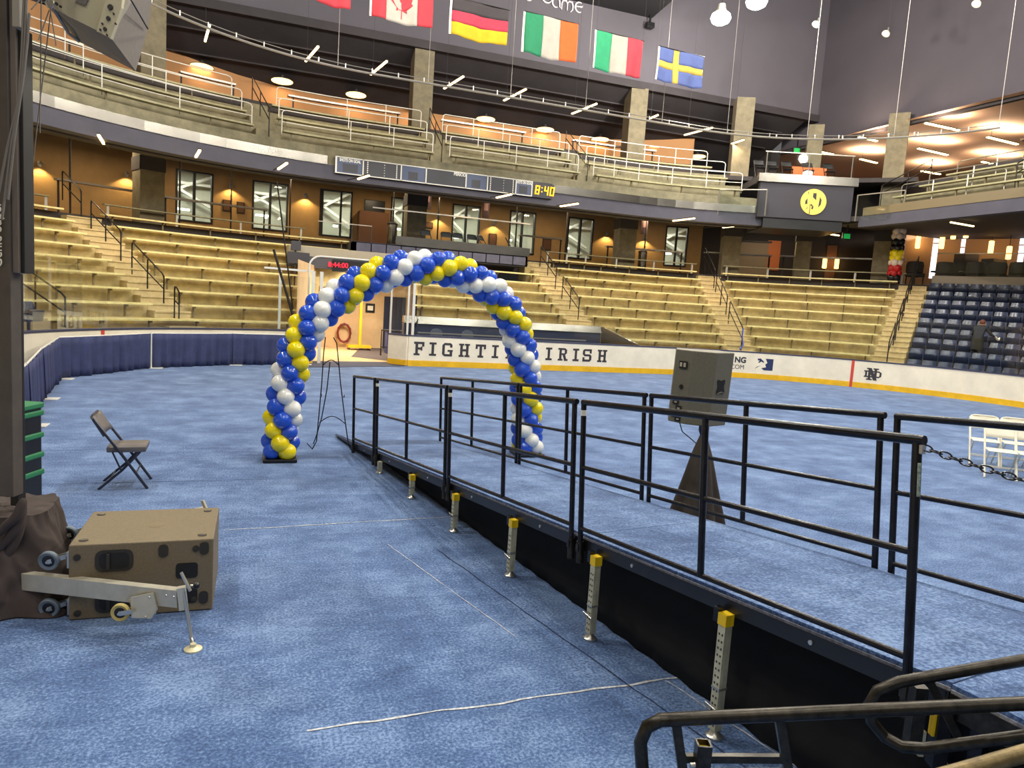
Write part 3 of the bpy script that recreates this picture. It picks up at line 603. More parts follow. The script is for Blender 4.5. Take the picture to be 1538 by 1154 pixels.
# ================================================================== columns
COLS = [(2.5,8.5),(9.56,8.5),(16.55,8.5),(26.26,8.5),(28.95,8.5),(30.7,9.3),(32.45,8.5)]
for k, (s, o) in enumerate(COLS):
    c = thing('column', ORD[k]+' square masonry column from the left carrying the upper stand', 'column', P3(s,o,4.4), kind='structure')
    Mx = wallframe(s, o, 0); wd = 0.44 if k != 5 else 0.36
    top = 13.25 if k < 5 else 12.4
    if k == 5: top = 12.2
    MB().prism([(-wd,4.4),(wd,4.4),(wd,top),(-wd,top)], Mx, -0.88).build('shaft', M_column, c)
    MB().prism([(-wd-0.03,6.45),(wd+0.03,6.45),(wd+0.03,6.95),(-wd-0.03,6.95)], wallframe(s,o-0.03,0), -0.94).build('bracket_band', M_dark, c)
# ================================================================== drink rails behind the lower stand
def drink_rail(s0, s1, lab, o=8.1, z=4.95):
    t = thing('drink_rail', lab, 'rail', P3((s0+s1)/2,o,4.42), group='counter rails behind the lower stand')
    MB().sweep([(o,z-0.04),(o,z),(o+0.22,z),(o+0.22,z-0.04)], s0, s1, 0.6).build('counter', M_bench2, t)
    n = max(2, int((s1-s0)*kk((s0+s1)/2,o)/1.9))
    for j in range(n+1): s = s0+(s1-s0)*(0.02+0.96*j/n); MB().bar(P3(s,o+0.1,4.40),P3(s,o+0.1,z-0.04),0.07,0.07).build('post', M_white_pipe, t)
def steel_rail(s0, s1, lab, o=9.45, z=5.75):
    t = thing('steel_counter', lab, 'rail', P3((s0+s1)/2,o,4.42), group='stainless counters behind the lower stand')
    MB().sweep([(o,z-0.07),(o,z),(o+0.28,z),(o+0.28,z-0.07)], s0, s1, 0.6).build('counter', M_steel_rail, t)
    for s in (s0+0.03*(s1-s0), s0+0.97*(s1-s0)): MB().bar(P3(s,o+0.14,4.42),P3(s,o+0.14,z-0.07),0.06,0.06).build('leg', M_dark, t)
drink_rail(5.5, 7.75, 'low counter rail at the far left behind the leftmost benches'); drink_rail(8.65, 12.5, 'low counter rail running from the leftmost stair to the tunnel')
drink_rail(22.8, 28.05, 'low counter rail behind the benches of the middle section'); drink_rail(28.75, 33.0, 'low counter rail behind the benches left of the blue seats')
steel_rail(8.15, 9.5, 'stainless counter beside the leftmost stair head'); steel_rail(9.9, 11.85, 'stainless counter in front of the two leftmost windows', z=5.7)
steel_rail(21.9, 24.2, 'stainless counter right of the platform chairs'); steel_rail(25.9, 27.9, 'stainless counter in front of the second-last sconce', z=5.62)
steel_rail(28.4, 30.0, 'stainless counter in front of the corner doors', z=5.7); steel_rail(30.2, 32.9, 'stainless counter left of the balloon column', z=5.72)
# ================================================================== upper stand (far end)
FO = 4.5; UE = 28.95
us = thing('upper_stand', 'stepped upper stand of the far end with slate fascia', 'stand', P3(18,5,6.5), kind='structure')
MB().sweep([(FO,6.55),(FO,7.08),(FO+0.5,7.08),(FO+0.5,6.55)], -18, UE+0.9, 0.6).build('fascia', M_fascia, us)
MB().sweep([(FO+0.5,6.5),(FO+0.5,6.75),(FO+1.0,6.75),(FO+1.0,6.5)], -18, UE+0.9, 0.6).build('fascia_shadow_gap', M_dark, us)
MB().sweep([(FO-0.04,7.08),(FO-0.04,7.4),(FO+0.06,7.4),(FO+0.06,7.08)], -18, 12.6, 0.6).build('steel_band', M_steel, us)
MB().sweep([(FO-0.04,7.08),(FO-0.04,7.4),(FO+0.06,7.4),(FO+0.06,7.08)], 21.45, UE+0.5, 0.6).build('steel_band', M_steel, us)
MB().sweep([(FO+0.05,7.06),(FO+0.05,7.73),(FO+0.5,7.73),(FO+0.5,7.06)], -18, UE+0.9, 0.6).build('kerb', M_conc2, us)
MB().sweep([(FO+0.6,6.95),(FO+0.6,7.15),(OW+0.5,7.9),(OW+0.5,7.7)], -18, 33.2, 0.8).build('soffit', M_dark, us)
UT = 1.0; UR = 0.66
def uz(i): return 7.75+UR*i
for i in range(3):
    o0 = FO+0.1+UT*i
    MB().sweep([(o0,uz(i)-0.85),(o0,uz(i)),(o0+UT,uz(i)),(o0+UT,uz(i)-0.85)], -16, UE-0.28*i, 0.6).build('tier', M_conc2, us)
MB().sweep([(FO+0.1+UT*3,8.3),(FO+0.1+UT*3,9.65),(FO+0.3+UT*3,9.65),(FO+0.3+UT*3,8.3)], -16, UE-0.9, 0.6).build('rear_parapet', M_dark, us)
MB().sweep([(FO+0.3+UT*3,9.1),(FO+0.3+UT*3,9.3),(OW+1,9.3),(OW+1,9.1)], -16, 33, 0.6).build('walkway', M_dark, us)
UA = [11.3, 16.72, 23.22]
USEC = [(-12.0,10.95),(11.62,16.38),(17.1,22.85),(23.6,UE-0.3)]
UNM = ['left of the first upper stair', 'between the first and second upper stairs', 'between the second and third upper stairs', 'right of the third upper stair']
for j, (a, e) in enumerate(USEC):
    for i in range(3):
        o0 = FO+0.45+UT*i; ee = e-0.3*i if j == 3 else e
        t = thing('upper_bench', ORD[i]+' upper bench row, '+UNM[j], 'bench', P3((a+ee)/2,o0,uz(i)), group='bench rows of the upper stand')
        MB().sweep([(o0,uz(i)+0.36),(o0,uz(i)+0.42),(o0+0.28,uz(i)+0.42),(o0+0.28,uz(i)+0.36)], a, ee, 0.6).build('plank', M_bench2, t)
        n = max(2, int((ee-a)*kk((a+ee)/2,o0)/2.2))
        for q in range(n+1): s = a+(ee-a)*(0.04+0.92*q/n); MB().bar(P3(s,o0+0.15,uz(i)-0.01),P3(s,o0+0.15,uz(i)+0.36),0.05,0.05).build('bracket', M_brkt, t)
    for i in range(3):                                   # white tube rails in front of the rows
        o0 = FO+0.42+UT*i+0.35; zb = uz(i)+0.30; ht = 0.9
        aa, ee = a+0.06*i, (e-0.06*i if j < 3 else e-0.35*i)
        t = thing('upper_rail', ORD[i]+' white tube rail up, '+UNM[j], 'railing', P3((aa+ee)/2,o0,zb), group='white tube rails of the upper stand')
        n = max(2, int(round((ee-aa)*kk((aa+ee)/2,o0)/1.55))); N = n*3
        top = [P3(aa,o0,zb),P3(aa,o0,zb+ht-0.1),P3(aa+0.03,o0,zb+ht-0.03)]+[P3(aa+0.1+(ee-aa-0.2)*q/N,o0,zb+ht) for q in range(N+1)]+[P3(ee-0.03,o0,zb+ht-0.03),P3(ee,o0,zb+ht-0.1),P3(ee,o0,zb)]
        MB().tube(top, 0.019, 6).build('top_rail', M_white_pipe, t, True)
        MB().tube([P3(aa+(ee-aa)*q/N,o0,zb+ht*0.52) for q in range(N+1)], 0.014, 6).build('mid_rail', M_white_pipe, t, True)
        for q in range(1, n): s = aa+(ee-aa)*q/n; MB().tube([P3(s,o0,zb-0.02),P3(s,o0,zb+ht)], 0.018, 6).build('post', M_white_pipe, t, True)
for k, s in enumerate(UA):
    t = thing('stair_flight', ORD[k]+' stair flight from the left in the upper stand', 'stairs', P3(s,FO+0.3,7.3), kind='structure')
    for j in range(5):
        o0 = FO+0.09+0.5*(j+1); z1 = uz(0)+0.33*(j+1); wq = 0.45/kk(s,o0)
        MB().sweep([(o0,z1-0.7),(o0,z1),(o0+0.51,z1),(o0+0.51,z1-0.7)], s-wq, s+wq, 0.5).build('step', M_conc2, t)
    h = thing('stair_handrail', 'slim dark handrail of the '+ORD[k]+' upper stair', 'handrail', P3(s,FO+0.6,7.5), group='upper stair handrails')
    for dz in (0.95,0.55): MB().tube([P3(s,FO+0.55,7.9+dz),P3(s,FO+3.2,9.6+dz)], 0.02, 6).build('rail', M_rail_dark, h, True)
    for o in (FO+0.55,FO+1.9,FO+3.2): MB().tube([P3(s,o,7.8+(o-FO-0.55)*0.64-0.1),P3(s,o,8.85+(o-FO-0.55)*0.64)], 0.02, 6).build('post', M_rail_dark, h, True)
# upper back wall and its rails
ub = thing('wall_upper', 'tan back wall of the upper concourse', 'wall', P3(18,12,9.3), kind='structure')
MB().sweep([(OW+0.3,9.2),(OW+0.3,12.4),(OW+0.5,12.4),(OW+0.5,9.2)], -16, 28.2, 0.6).build('wall_panel', M_orange_up, ub)
for k, (a, e) in enumerate(((2,8.6),(10.2,11.2),(12.2,15.8),(17.7,21.9),(24.4,27))):
    steel_rail(a, e, ORD[k]+' steel counter from the left on the upper concourse', o=9.6, z=10.65)
    ob = [o for o in COL.objects if o.get('label','').startswith(ORD[k]+' steel counter from the left on the upper')][0]
    for c in ob.children:
        if c.name.startswith('leg'): c.location.z += 0.0
# ================================================================== ceilings, bulkheads, roof
cu = thing('ceiling', 'dark sloped ceiling over the far upper concourse', 'ceiling', (10,34,12.5), kind='structure')
def slab(x0, x1, y0, z0, y1, z1, th=0.15):
    return MB().add([(x0,y0,z0),(x1,y0,z0),(x1,y1,z1),(x0,y1,z1),(x0,y0,z0+th),(x1,y0,z0+th),(x1,y1,z1+th),(x0,y1,z1+th)], [(0,1,2,3),(7,6,5,4),(0,4,5,1),(1,5,6,2),(2,6,7,3),(3,7,4,0)])
slab(-30, 27.7, 32.35, 13.25, 36.4, 11.4).build('ceiling_slab', M_ceil_dark, cu)
slab(-30, 27.7, 36.4, 11.4, 42, 11.4).build('ceiling_slab', M_ceil_dark, cu)
for j in range(2):                                       # ceiling ribs and conduits
    y = 33.4+j*1.3; MB().bar((-20,y,13.2-(y-32.35)*0.457-0.05),(27,y,13.2-(y-32.35)*0.457-0.05),0.06,0.06).build('conduit', M_ceil_dark, cu)
wbk = thing('wall_far', 'grey bulkhead wall above the far upper concourse', 'wall', (5,32.4,16), kind='structure')
MB().box(-30,29.2,32.35,32.6,13.25,26).build('bulkhead', M_bulk, wbk)
MB().box(-30,29.2,32.2,32.35,13.2,13.55).build('bulkhead_lip', M_ceil_dark, wbk)
wr = thing('wall_right', 'dark grey bulkhead wall above the right upper concourse', 'wall', (29,20,16), kind='structure')
MB().add([(28.3,34.9,11.95),(29.2,18,11.95),(29.6,-6,11.95),(28.3,34.9,26),(29.2,18,26),(29.6,-6,26)],[(0,1,4,3),(1,2,5,4)]).build('bulkhead', mat('bulkhead_dark',(76,70,77),0.85,var=0.04,scale=0.4), wr)
MB().bar((28.25,34.9,12.0),(29.15,18,12.0),0.25,0.2).build('bulkhead_lip', M_ceil_dark, wr); MB().bar((29.15,18,12.0),(29.55,-6,12.0),0.25,0.2).build('bulkhead_lip', M_ceil_dark, wr)
rf = thing('roof', 'dark arena roof', 'roof', (8,12,20), kind='structure')
rc_ = lev(975, 31, 16.6); 
MB().add([(-30,rc_.y+1.0,16.6),(rc_.x,rc_.y,16.6),(rc_.x-2.5,rc_.y-26,16.6),(-30,rc_.y-26,16.6),(-30,rc_.y+1.0,17),(rc_.x,rc_.y,17),(rc_.x-2.5,rc_.y-26,17),(-30,rc_.y-26,17)],[(0,1,2,3),(7,6,5,4),(0,4,5,1),(1,5,6,2),(2,6,7,3),(3,7,4,0)]).build('roof_deck', M_roof, rf)
MB().box(-35,48,-24,40,26,26.3).build('roof_slab', mat('roof_grey',(96,90,98),0.9), rf)
# right upper concourse: pale lit ceiling and rear wall
cr = thing('ceiling_pale', 'pale lit ceiling over the right upper concourse', 'ceiling', (35,25,12.1), kind='structure')
MB().add([(28.0,37.0,12.05),(29.3,-6,12.05),(48,-6,12.05),(48,40,12.05),(28.0,40,12.05)],[(0,1,2,3,4)]).build('ceiling_panel', M_ceil_pink, cr)
wrr = thing('wall_rear_right', 'tan rear walls of the right upper concourse', 'wall', (40,30,9), kind='structure')
MB().box(28.2,48,38,38.2,9,12.1).build('wall_panel', M_orange_up, wrr); MB().box(44,44.2,-6,38,9,12.1).build('wall_panel', M_orange_up, wrr)
MB().box(27.6,28.2,34.8,38.2,9,12.05).build('wall_panel', M_dark, wrr)
MB().box(26.0,28.4,33.9,34.1,9.0,10.7).build('wall_panel', M_dark, wrr)
# ================================================================== right upper stand (straight, parallel to the side boards)
ur = thing('upper_stand_right', 'stepped upper stand on the right side', 'stand', (26,18,6.6), kind='structure')
XF = 24.9
def rbx(x0,x1,y0,y1,z0,z1,name,m,par): return MB().box(x0,x1,y0,y1,z0,z1).build(name, m, par)
rbx(XF,XF+0.4,2,25.1,6.68,7.15,'fascia',M_fascia,ur); rbx(XF-0.02,XF+0.1,2,24.9,7.15,7.5,'kerb',mat('bronze_kerb',(118,104,78),0.5,0.1),ur)
rbx(XF+0.4,40,2,27,6.95,7.15,'soffit',M_dark,ur)
for i in range(4): rbx(XF+0.1+0.85*i,XF+0.95+0.85*i,2,24.4-0.5*i,6.9+0.5*i,7.5+0.5*i,'tier',M_conc2,ur)
rbx(XF+3.5,46,2,37,8.9,9.05,'walkway',M_dark,ur); rbx(XF+3.5,XF+3.7,2,22.7,8.9,9.35,'rear_parapet',M_dark,ur)
for i in range(3):
    x0 = XF+0.5+0.85*i; t = thing('upper_bench', ORD[i]+' upper bench row of the right side stand', 'bench', (x0,18,7.5+0.5*i), group='bench rows of the right upper stand')
    rbx(x0,x0+0.28,2,23.9-0.5*i,7.86+0.5*i,7.92+0.5*i,'plank',M_bench2,t)
    for q in range(8): y = 23.4-0.5*i-2.4*q; rbx(x0+0.1,x0+0.16,y,y+0.05,7.49+0.5*i,7.86+0.5*i,'bracket',M_brkt,t)
for i in range(3):
    x0 = XF+0.75+0.85*i; zb = 7.5+0.5*i; e = 23.7-0.55*i
    t = thing('upper_rail', ORD[i]+' steel tube rail up the right side stand', 'railing', (x0,18,zb), group='tube rails of the right upper stand')
    segs = [(e,19.2),(18.2,4)]
    for a, b_ in segs:
        MB().tube([(x0,a,zb),(x0,a,zb+0.85),(x0,a-0.1,zb+0.92),(x0,b_+0.1,zb+0.92),(x0,b_,zb+0.85),(x0,b_,zb)], 0.022, 6).build('top_rail', M_steel_rail, t, True)
        n = int((a-b_)/1.5)
        for q in range(1,n): y = a+(b_-a)*q/n; MB().tube([(x0,y,zb),(x0,y,zb+0.92)], 0.024, 6).build('post', M_white_pipe, t, True)
t = thing('counter_rail', 'dark framed counter rail behind the right upper stand', 'railing', (XF+4.2,18,9.05))
rbx(XF+4.1,XF+4.4,12,21.3,10.25,10.33,'counter',mat('bronze_counter',(112,84,60),0.4),t)
for y in (21.1,18.4,17.8,14.9): rbx(XF+4.2,XF+4.28,y-0.04,y+0.04,9.04,10.25,'post',M_rail_dark,t)
for z in (9.4,9.75): MB().tube([(XF+4.24,21.1,z),(XF+4.24,12,z)], 0.02, 6).build('rail', M_rail_dark, t, True)
for nm, y in (('dark stair handrail at the left end of the right upper stand', 24.6),('dark stair handrail at the right end of the right upper stand', 18.7)):
    h = thing('stair_handrail', nm, 'handrail', (XF+1.5,y,7.5), group='right upper stair handrails')
    for dz in (0.95,0.6): MB().tube([(XF+0.6,y,7.55+dz),(XF+3.3,y,9.0+dz)], 0.022, 6).build('rail', M_rail_dark, h, True)
    for x, z in ((XF+0.6,7.45),(XF+2.0,8.0),(XF+3.3,8.9)): MB().tube([(x,y,z-0.1),(x,y,7.55+0.95+(x-XF-0.6)*0.537)], 0.022, 6).build('post', M_rail_dark, h, True)
# ================================================================== corner box with round emblem
A = Vector((20.9,26.75,0)); B = Vector((24.5,25.3,0)); ab = (B-A).normalized(); nn = Vector((ab.y,-ab.x,0))
cb = thing('corner_box', 'dark corner box of the upper stand with round gold emblem', 'balcony', (A+B)/2+Vector((0,0,6.7)), kind='structure')
Mb = frame(A+Vector((0,0,0)), ab, nn); Lb = (B-A).length
def fr(x0,y0,x1,y1,d0,h,name,m): return MB().prism([(x0,y0),(x1,y0),(x1,y1),(x0,y1)], Mb @ Matrix.Translation((0,0,d0)), h).build(name, m, cb)
fr(-0.1,6.9,Lb+0.1,8.42,-0.3,0.3,'front_panel',mat('charcoal_panel',(56,53,60),0.7)); fr(-0.2,8.42,Lb+0.25,8.78,-0.2,0.28,'steel_band',M_steel)
fr(0.2,6.45,Lb-0.2,6.9,-2.5,2.4,'soffit_block',M_black); fr(-0.2,8.4,Lb+0.2,8.7,-6,5.8,'box_floor',M_dark)
em = Mb @ Matrix.Translation((2.28,7.66,0.0))
MB().prism([(0.56*math.cos(2*pi*j/40),0.56*math.sin(2*pi*j/40)) for j in range(40)], em, 0.04).build('round_emblem', M_gold, cb)
for q in ([(-0.36,0.02),(-0.28,0.14),(-0.26,-0.1),(-0.36,-0.12)], [(-0.05,0.38),(0.1,0.38),(0.1,0.08),(-0.05,0.2)], [(0.26,0.24),(0.34,0.1),(0.32,-0.1),(0.22,-0.24)], [(-0.1,-0.08),(0.02,-0.2),(0.0,-0.32),(-0.08,-0.3),(-0.04,-0.2),(-0.12,-0.16)], [(-0.3,0.46),(-0.24,0.4),(-0.22,0.24),(-0.26,0.36)], [(-0.36,-0.36),(-0.24,-0.3),(-0.22,-0.14),(-0.26,-0.28)], [(-0.15,-0.1),(-0.13,-0.1),(-0.12,-0.54),(-0.15,-0.54)]):
    MB().prism(q, em, 0.046).build('emblem_mark', MATS['charcoal_panel'], cb)
for k, (pa, pb) in enumerate(((P3(27.9,FO+0.0,7.35), Vector((20.9,26.4,7.35))), (Vector((24.6,25.0,7.35)), Vector((25.0,22.9,7.5))))):
    g = thing('glass_guard', ('clear glass guard left of the round emblem','clear glass guard right of the round emblem')[k], 'glass guard', pa, group='glass guards beside the corner box')
    pa.z = 6.9; MB().bar(pa+Vector((0,0,0.55)),Vector((pb.x,pb.y,6.9+0.55)),0.015,1.1).build('pane', M_glass, g)
    pb_ = Vector((pb.x,pb.y,pa.z)); MB().bar(pa+Vector((0,0,1.12)),pb_+Vector((0,0,1.12)),0.04,0.04).build('top_rail', M_steel_rail, g)
    for p in (pa,pb_): MB().bar(p,p+Vector((0,0,1.12)),0.04,0.04).build('post', M_steel_rail, g)
gq = thing('box_guard', 'glass guard rail on top of the corner box', 'glass guard', A+Vector((0,0,8.78)))
MB().bar(A+Vector((0,0,9.25)),B+Vector((0,0,9.25)),0.015,0.9).build('pane', M_glass, gq); MB().bar(A+Vector((0,0,9.72)),B+Vector((0,0,9.72)),0.04,0.04).build('top_rail', M_steel_rail, gq)
for q in (0.02,0.5,0.98): p = A+(B-A)*q; MB().bar(p+Vector((0,0,8.78)),p+Vector((0,0,9.72)),0.03,0.03).build('post', M_steel_rail, gq)
# ================================================================== scoreboard ribbon on the fascia
sb = thing('scoreboard', 'long dark scoreboard ribbon with amber clock on the fascia', 'scoreboard', P3(17,FO-0.1,6.85))
S0, S1 = 12.78, 21.36; SZ0, SZ1 = 6.8, 7.42
MB().sweep([(FO-0.12,SZ0),(FO-0.12,SZ1),(FO-0.002,SZ1),(FO-0.002,SZ0)], S0, S1, 0.3).build('case', M_board_dark, sb)
def ss(px): return S0+(S1-S0)*f_px(px)
def f_px(px):                                            # photo column (0..1490 in the ribbon crop) to ribbon fraction
    tb = [(58,0.0),(202,0.085),(440,0.255),(600,0.37),(862,0.56),(1012,0.665),(1216,0.808),(1334,0.89),(1490,1.0)]
    for (a, fa), (b_, fb) in zip(tb, tb[1:]):
        if px <= b_: return fa+(fb-fa)*(px-a)/(b_-a)
    return 1.0
OB = FO-0.125
for px in (58,202,440,600,862,1012,1216,1334): MB().sweep([(OB-0.012,SZ0),(OB-0.012,SZ1),(OB,SZ1),(OB,SZ0)], ss(px), ss(px)+0.045, 0.2).build('divider', M_white_pipe, sb)
for z in (SZ0,SZ1-0.035): MB().sweep([(OB-0.012,z),(OB-0.012,z+0.035),(OB,z+0.035),(OB,z)], S0, ss(1334), 0.3).build('border', M_white_pipe, sb)
for a, e in ((66,198),(445,596),(868,1008),(1220,1330)):
    MB().sweep([(OB-0.004,SZ0+0.04),(OB-0.004,SZ1-0.04),(OB,SZ1-0.04),(OB,SZ0+0.04)], ss(a), ss(e), 0.3).build('panel_face', M_board_blue, sb)
for a, e in ((95,168),(490,550),(905,965),(1245,1305)):
    MB().sweep([(OB-0.01,SZ0+0.08),(OB-0.01,SZ0+0.38),(OB,SZ0+0.38),(OB,SZ0+0.08)], ss(a), ss(e), 0.3).build('digit_window', M_board_dark, sb)
def sbt(txt, px, z, size, m=M_white_pipe, sx=1.0): put('lettering', text_mesh(txt, size, m, 0.003, 'lettering', 'CENTER', sx, 0.007), sb, wm(sb).inverted() @ wallframe(ss(px), OB-0.012, z))
sbt('SHOTS ON GOAL', 130, SZ1-0.12, 0.16, sx=0.62); sbt('PERIOD', 822, SZ1-0.11, 0.17, sx=0.85); sbt('SHOTS ON GOAL', 1276, SZ1-0.11, 0.16, sx=0.55)
for px in (230,412,1034,1196):
    for j in range(7): MB().sweep([(OB-0.008,SZ0+0.06+0.075*j),(OB-0.008,SZ0+0.11+0.075*j),(OB,SZ0+0.11+0.075*j),(OB,SZ0+0.06+0.075*j)], ss(px), ss(px)+0.04, 0.1).build('column_letter', M_white_pipe, sb)
for px in (338,1130):
    for j in range(5): MB().sphere(P3(ss(px),OB-0.005,SZ0+0.1+0.1*j), 0.02, 8, 5).build('indicator', M_white_pipe, sb)
# seven-segment amber clock
SEG = {'8':'abcdefg','4':'bcfg','0':'abcdef'}
def seg7(ch, x0, Mx, wd=0.19, h=0.36, t=0.045, sl=0.03):
    g = {'a':(0,h-t,wd,h),'d':(0,0,wd,t),'g':(0,h/2-t/2,wd,h/2+t/2),'f':(0,h/2,t,h),'e':(0,0,t,h/2),'b':(wd-t,h/2,wd,h),'c':(wd-t,0,wd,h/2)}
    b = MB()
    for c in SEG[ch]: a0,b0,a1,b1 = g[c]; b.prism([(x0+a0+sl*b0/h,b0),(x0+a1+sl*b0/h,b0),(x0+a1+sl*b1/h,b1),(x0+a0+sl*b1/h,b1)], Mx, 0.012)
    return b.build('digit', M_led, sb)
Mx = wallframe(ss(1430), OB-0.002, SZ0+0.12)
for ch, x in (('8',-0.42),('4',-0.02),('0',0.24)): seg7(ch, x, Mx)
for y in (0.1,0.26): MB().prism([(-0.13,y),(-0.09,y),(-0.09,y+0.05),(-0.13,y+0.05)], Mx, 0.012).build('colon_dot', M_led, sb)
# ================================================================== letters on the bulkhead
def ribbon(pts, wds, Mx, name, m, par, h=0.05):
    b = MB(); n = len(pts); L_ = []; R_ = []
    for i, (x, y) in enumerate(pts):
        a = pts[max(0,i-1)]; c = pts[min(n-1,i+1)]; d = Vector((c[0]-a[0], c[1]-a[1])).normalized(); wq = wds[i]/2
        L_.append((x-d.y*wq, y+d.x*wq)); R_.append((x+d.y*wq, y-d.x*wq))
    for i in range(n-1): b.prism([L_[i],L_[i+1],R_[i+1],R_[i]], Mx, h)
    return b.build(name, m, par)
M_ltr = mat('bulkhead_letter', (205,200,205), 0.6)
BZ = 16.55
def on_far(px, py): d = pxray(px, py); return EYE+d*((32.3-EYE.y)/d.y)
g0 = on_far(857, 17); G = g0.z-0.42
def arc_pts(cx, cy, rx, ry, a0, a1, n=10): return [(cx+rx*math.cos(R(a0+(a1-a0)*i/n)), cy+ry*math.sin(R(a0+(a1-a0)*i/n))) for i in range(n+1)]
def wv(n, a=0.05, b=0.13): return [a+(b-a)*abs(math.sin(pi*i/(n-1)*1.0)) for i in range(n)]
def uncial(ch, px, py):
    o = on_far(px, py); Mx = frame((o.x,32.34,o.z), (1,0,0), (0,-1,0)); k = lambda q: ribbon([(x*0.5,y*0.5) for x, y in q], wv(len(q),0.03,0.075), Mx, 'wall_letter', M_ltr, wbk)
    if ch == 'e': k(arc_pts(0.02,0,0.42,0.45,60,300)); k([(-0.38,0.03),(0.3,0.08),(0.34,0.22)])
    if ch == 'm': k([(-0.6,-0.45),(-0.62,0.1),(-0.5,0.4),(-0.2,0.42),(-0.05,0.2),(-0.05,-0.42)]); k([(-0.05,0.2),(0.1,0.42),(0.4,0.4),(0.52,0.1),(0.5,-0.25),(0.3,-0.5)])
    if ch == 'a': k(arc_pts(-0.05,0,0.36,0.42,70,300)); k([(-0.25,0.45),(0.2,0.42),(0.32,0.1),(0.34,-0.3),(0.5,-0.42)])
    if ch == 'd': k(arc_pts(0,0,0.5,0.48,0,350,14)); k([(-0.5,0.75),(0.0,0.7),(0.42,0.4),(0.5,0.0)])
for ch, px, py in (('d',823,3),('a',840,-1),('m',849,12),('e',871,12)):
    pass
uncial('d',822,-4); uncial('a',836,4); uncial('m',853,9); uncial('e',870,11)
uncial('e',795,-7)
# ================================================================== ceiling discs and strip lamps
for k, (x, y) in enumerate(((303,92),(424,114),(535,135),(632,154),(730,172),(819,188),(902,203),(980,217),(1048,229))):
    d = pxray(x, y); # meet the sloped ceiling z = 13.25 - 0.457 (y - 32.35)
    t_ = (13.25-0.457*(EYE.y-32.35)-EYE.z)/(d.z+0.457*d.y); p = EYE+d*t_
    if p.y > 36.4: p = EYE+d*((11.4-EYE.z)/d.z)
    nrm = Vector((0,-0.05,-1)).normalized(); p = p+Vector((0,0,-0.22)) if p.y < 36.4 else p
    t = thing('disc_lamp', ORD[k]+' round glowing ceiling disc from the left', 'lamp', p, group='round ceiling discs of the upper concourse')
    Mx = frame(p+nrm*0.01, (1,0,0), nrm)
    MB().lathe([(0.47,0.0),(0.47,0.012),(0.44,0.016),(0.05,0.016)], Mx, 28).build('lens', M_warm_disc, t, True)
    MB().lathe([(0.07,-0.25),(0.07,-0.03),(0.49,-0.02),(0.49,0.004)], Mx, 28).build('rim', M_ceil_dark, t, True)
    area_light('disc_light', p+nrm*0.12, 0.8, DISC_W, (1,0.7,0.38), t, nrm)
def strip(a, b, lab, grp, hang=None, energy=STRIP_W, wd=0.075, m=None, arm=False, up=0):
    c = (a+b)/2; t = thing('strip_lamp', lab, 'lamp', c, group=grp)
    MB().bar(a, b, wd, 0.05).build('tube', m or M_warm, t); MB().bar(a+Vector((0,0,0.045)), b+Vector((0,0,0.045)), wd+0.01, 0.04).build('housing', M_ceil_dark, t)
    if arm: f_ = a if a.y > b.y else b; d_ = (f_-(a+b)/2).normalized(); MB().bar(f_+Vector((0,0,0.05)), f_+d_*1.7+Vector((0,0,0.12)), 0.03, 0.03).build('arm', M_dark, t)
    elif hang:
        for q in (0.12,): p = a+(b-a)*q; MB().tube([p+Vector((0,0,0.05)), Vector((p.x,p.y,hang))], 0.005, 5).build('hanger', M_dark, t)
    if up: l2 = area_light('strip_uplight', c+Vector((0,0,0.1)), 0.1, up, (1,0.78,0.55), t, (0,0,1), size_y=(b-a).length); l2.rotation_euler = (pi, 0, -(math.atan2(b.y-a.y, b.x-a.x)-pi/2))
    L_ = (b-a).length; l = area_light('strip_light', c-Vector((0,0,0.06)), 0.1, energy, (1,0.78,0.5), t, (0,0,-1), size_y=L_)
    l.rotation_euler = (0, 0, math.atan2(b.y-a.y, b.x-a.x)-pi/2)
UPS = [((308,62),(315,37)),((459,92),(478,70)),((557,112),(581,92)),((667,133),(696,115)),((757,151),(790,134)),((859,171),(896,156)),((1028,203),(1070,192)),((1099,216),(1117,210)),((976,178),(988,173))]
for k, (a, b) in enumerate(UPS): strip(lev(*a,11.0), lev(*b,11.0), ORD[k]+' slim hanging strip lamp listed above the far upper stand', 'hanging strip lamps over the far upper stand', 16.6)
for k, n in enumerate(('leftmost','second','third','fourth','fifth','sixth','seventh','rightmost short','short, half hidden by the column')):
    ob = [o for o in COL.objects if o.get('label','') == ORD[k]+' slim hanging strip lamp listed above the far upper stand'][0]; ob['label'] = n+' slim hanging strip lamp above the far upper stand'
LOS = [((148,203),(156,216)),((294,236),(300,226)),((418,254),(431,245)),((538,269),(554,264)),((746,297),(768,292)),((842,310),(868,306)),((1011,332),(1043,328)),((1086,342),(1102,340))]
for k, (a, b) in enumerate(LOS): strip(lev(*a,6.52), lev(*b,6.52), ORD[k]+' strip lamp from the left in front of the slate fascia', 'strip lamps before the slate fascia', 6.6, energy=STRIP_W*1.6, arm=True)
strip(lev(1217,347,6.6), lev(1260,354,6.6), 'strip lamp glowing under the corner box with the round emblem', 'strip lamps over the lower concourse', 7.1); strip(lev(1428,334,6.8), lev(1462,340,6.8), 'strip lamp under the right fascia above the lounge', 'strip lamps over the lower concourse', 7.0)
RIS = [((1390,185),(1440,196)),((1483,206),(1528,217)),((1379,223),(1423,233)),((1475,243),(1516,252)),((1231,228),(1251,232)),((1290,206),(1317,212)),((1292,239),(1317,245)),((1384,257),(1412,262))]
RNM = ['upper middle','upper rightmost','second row middle','second row rightmost','leftmost, above the corner box chairs','upper, left of the corner column','lower, left of the corner column','lowest']
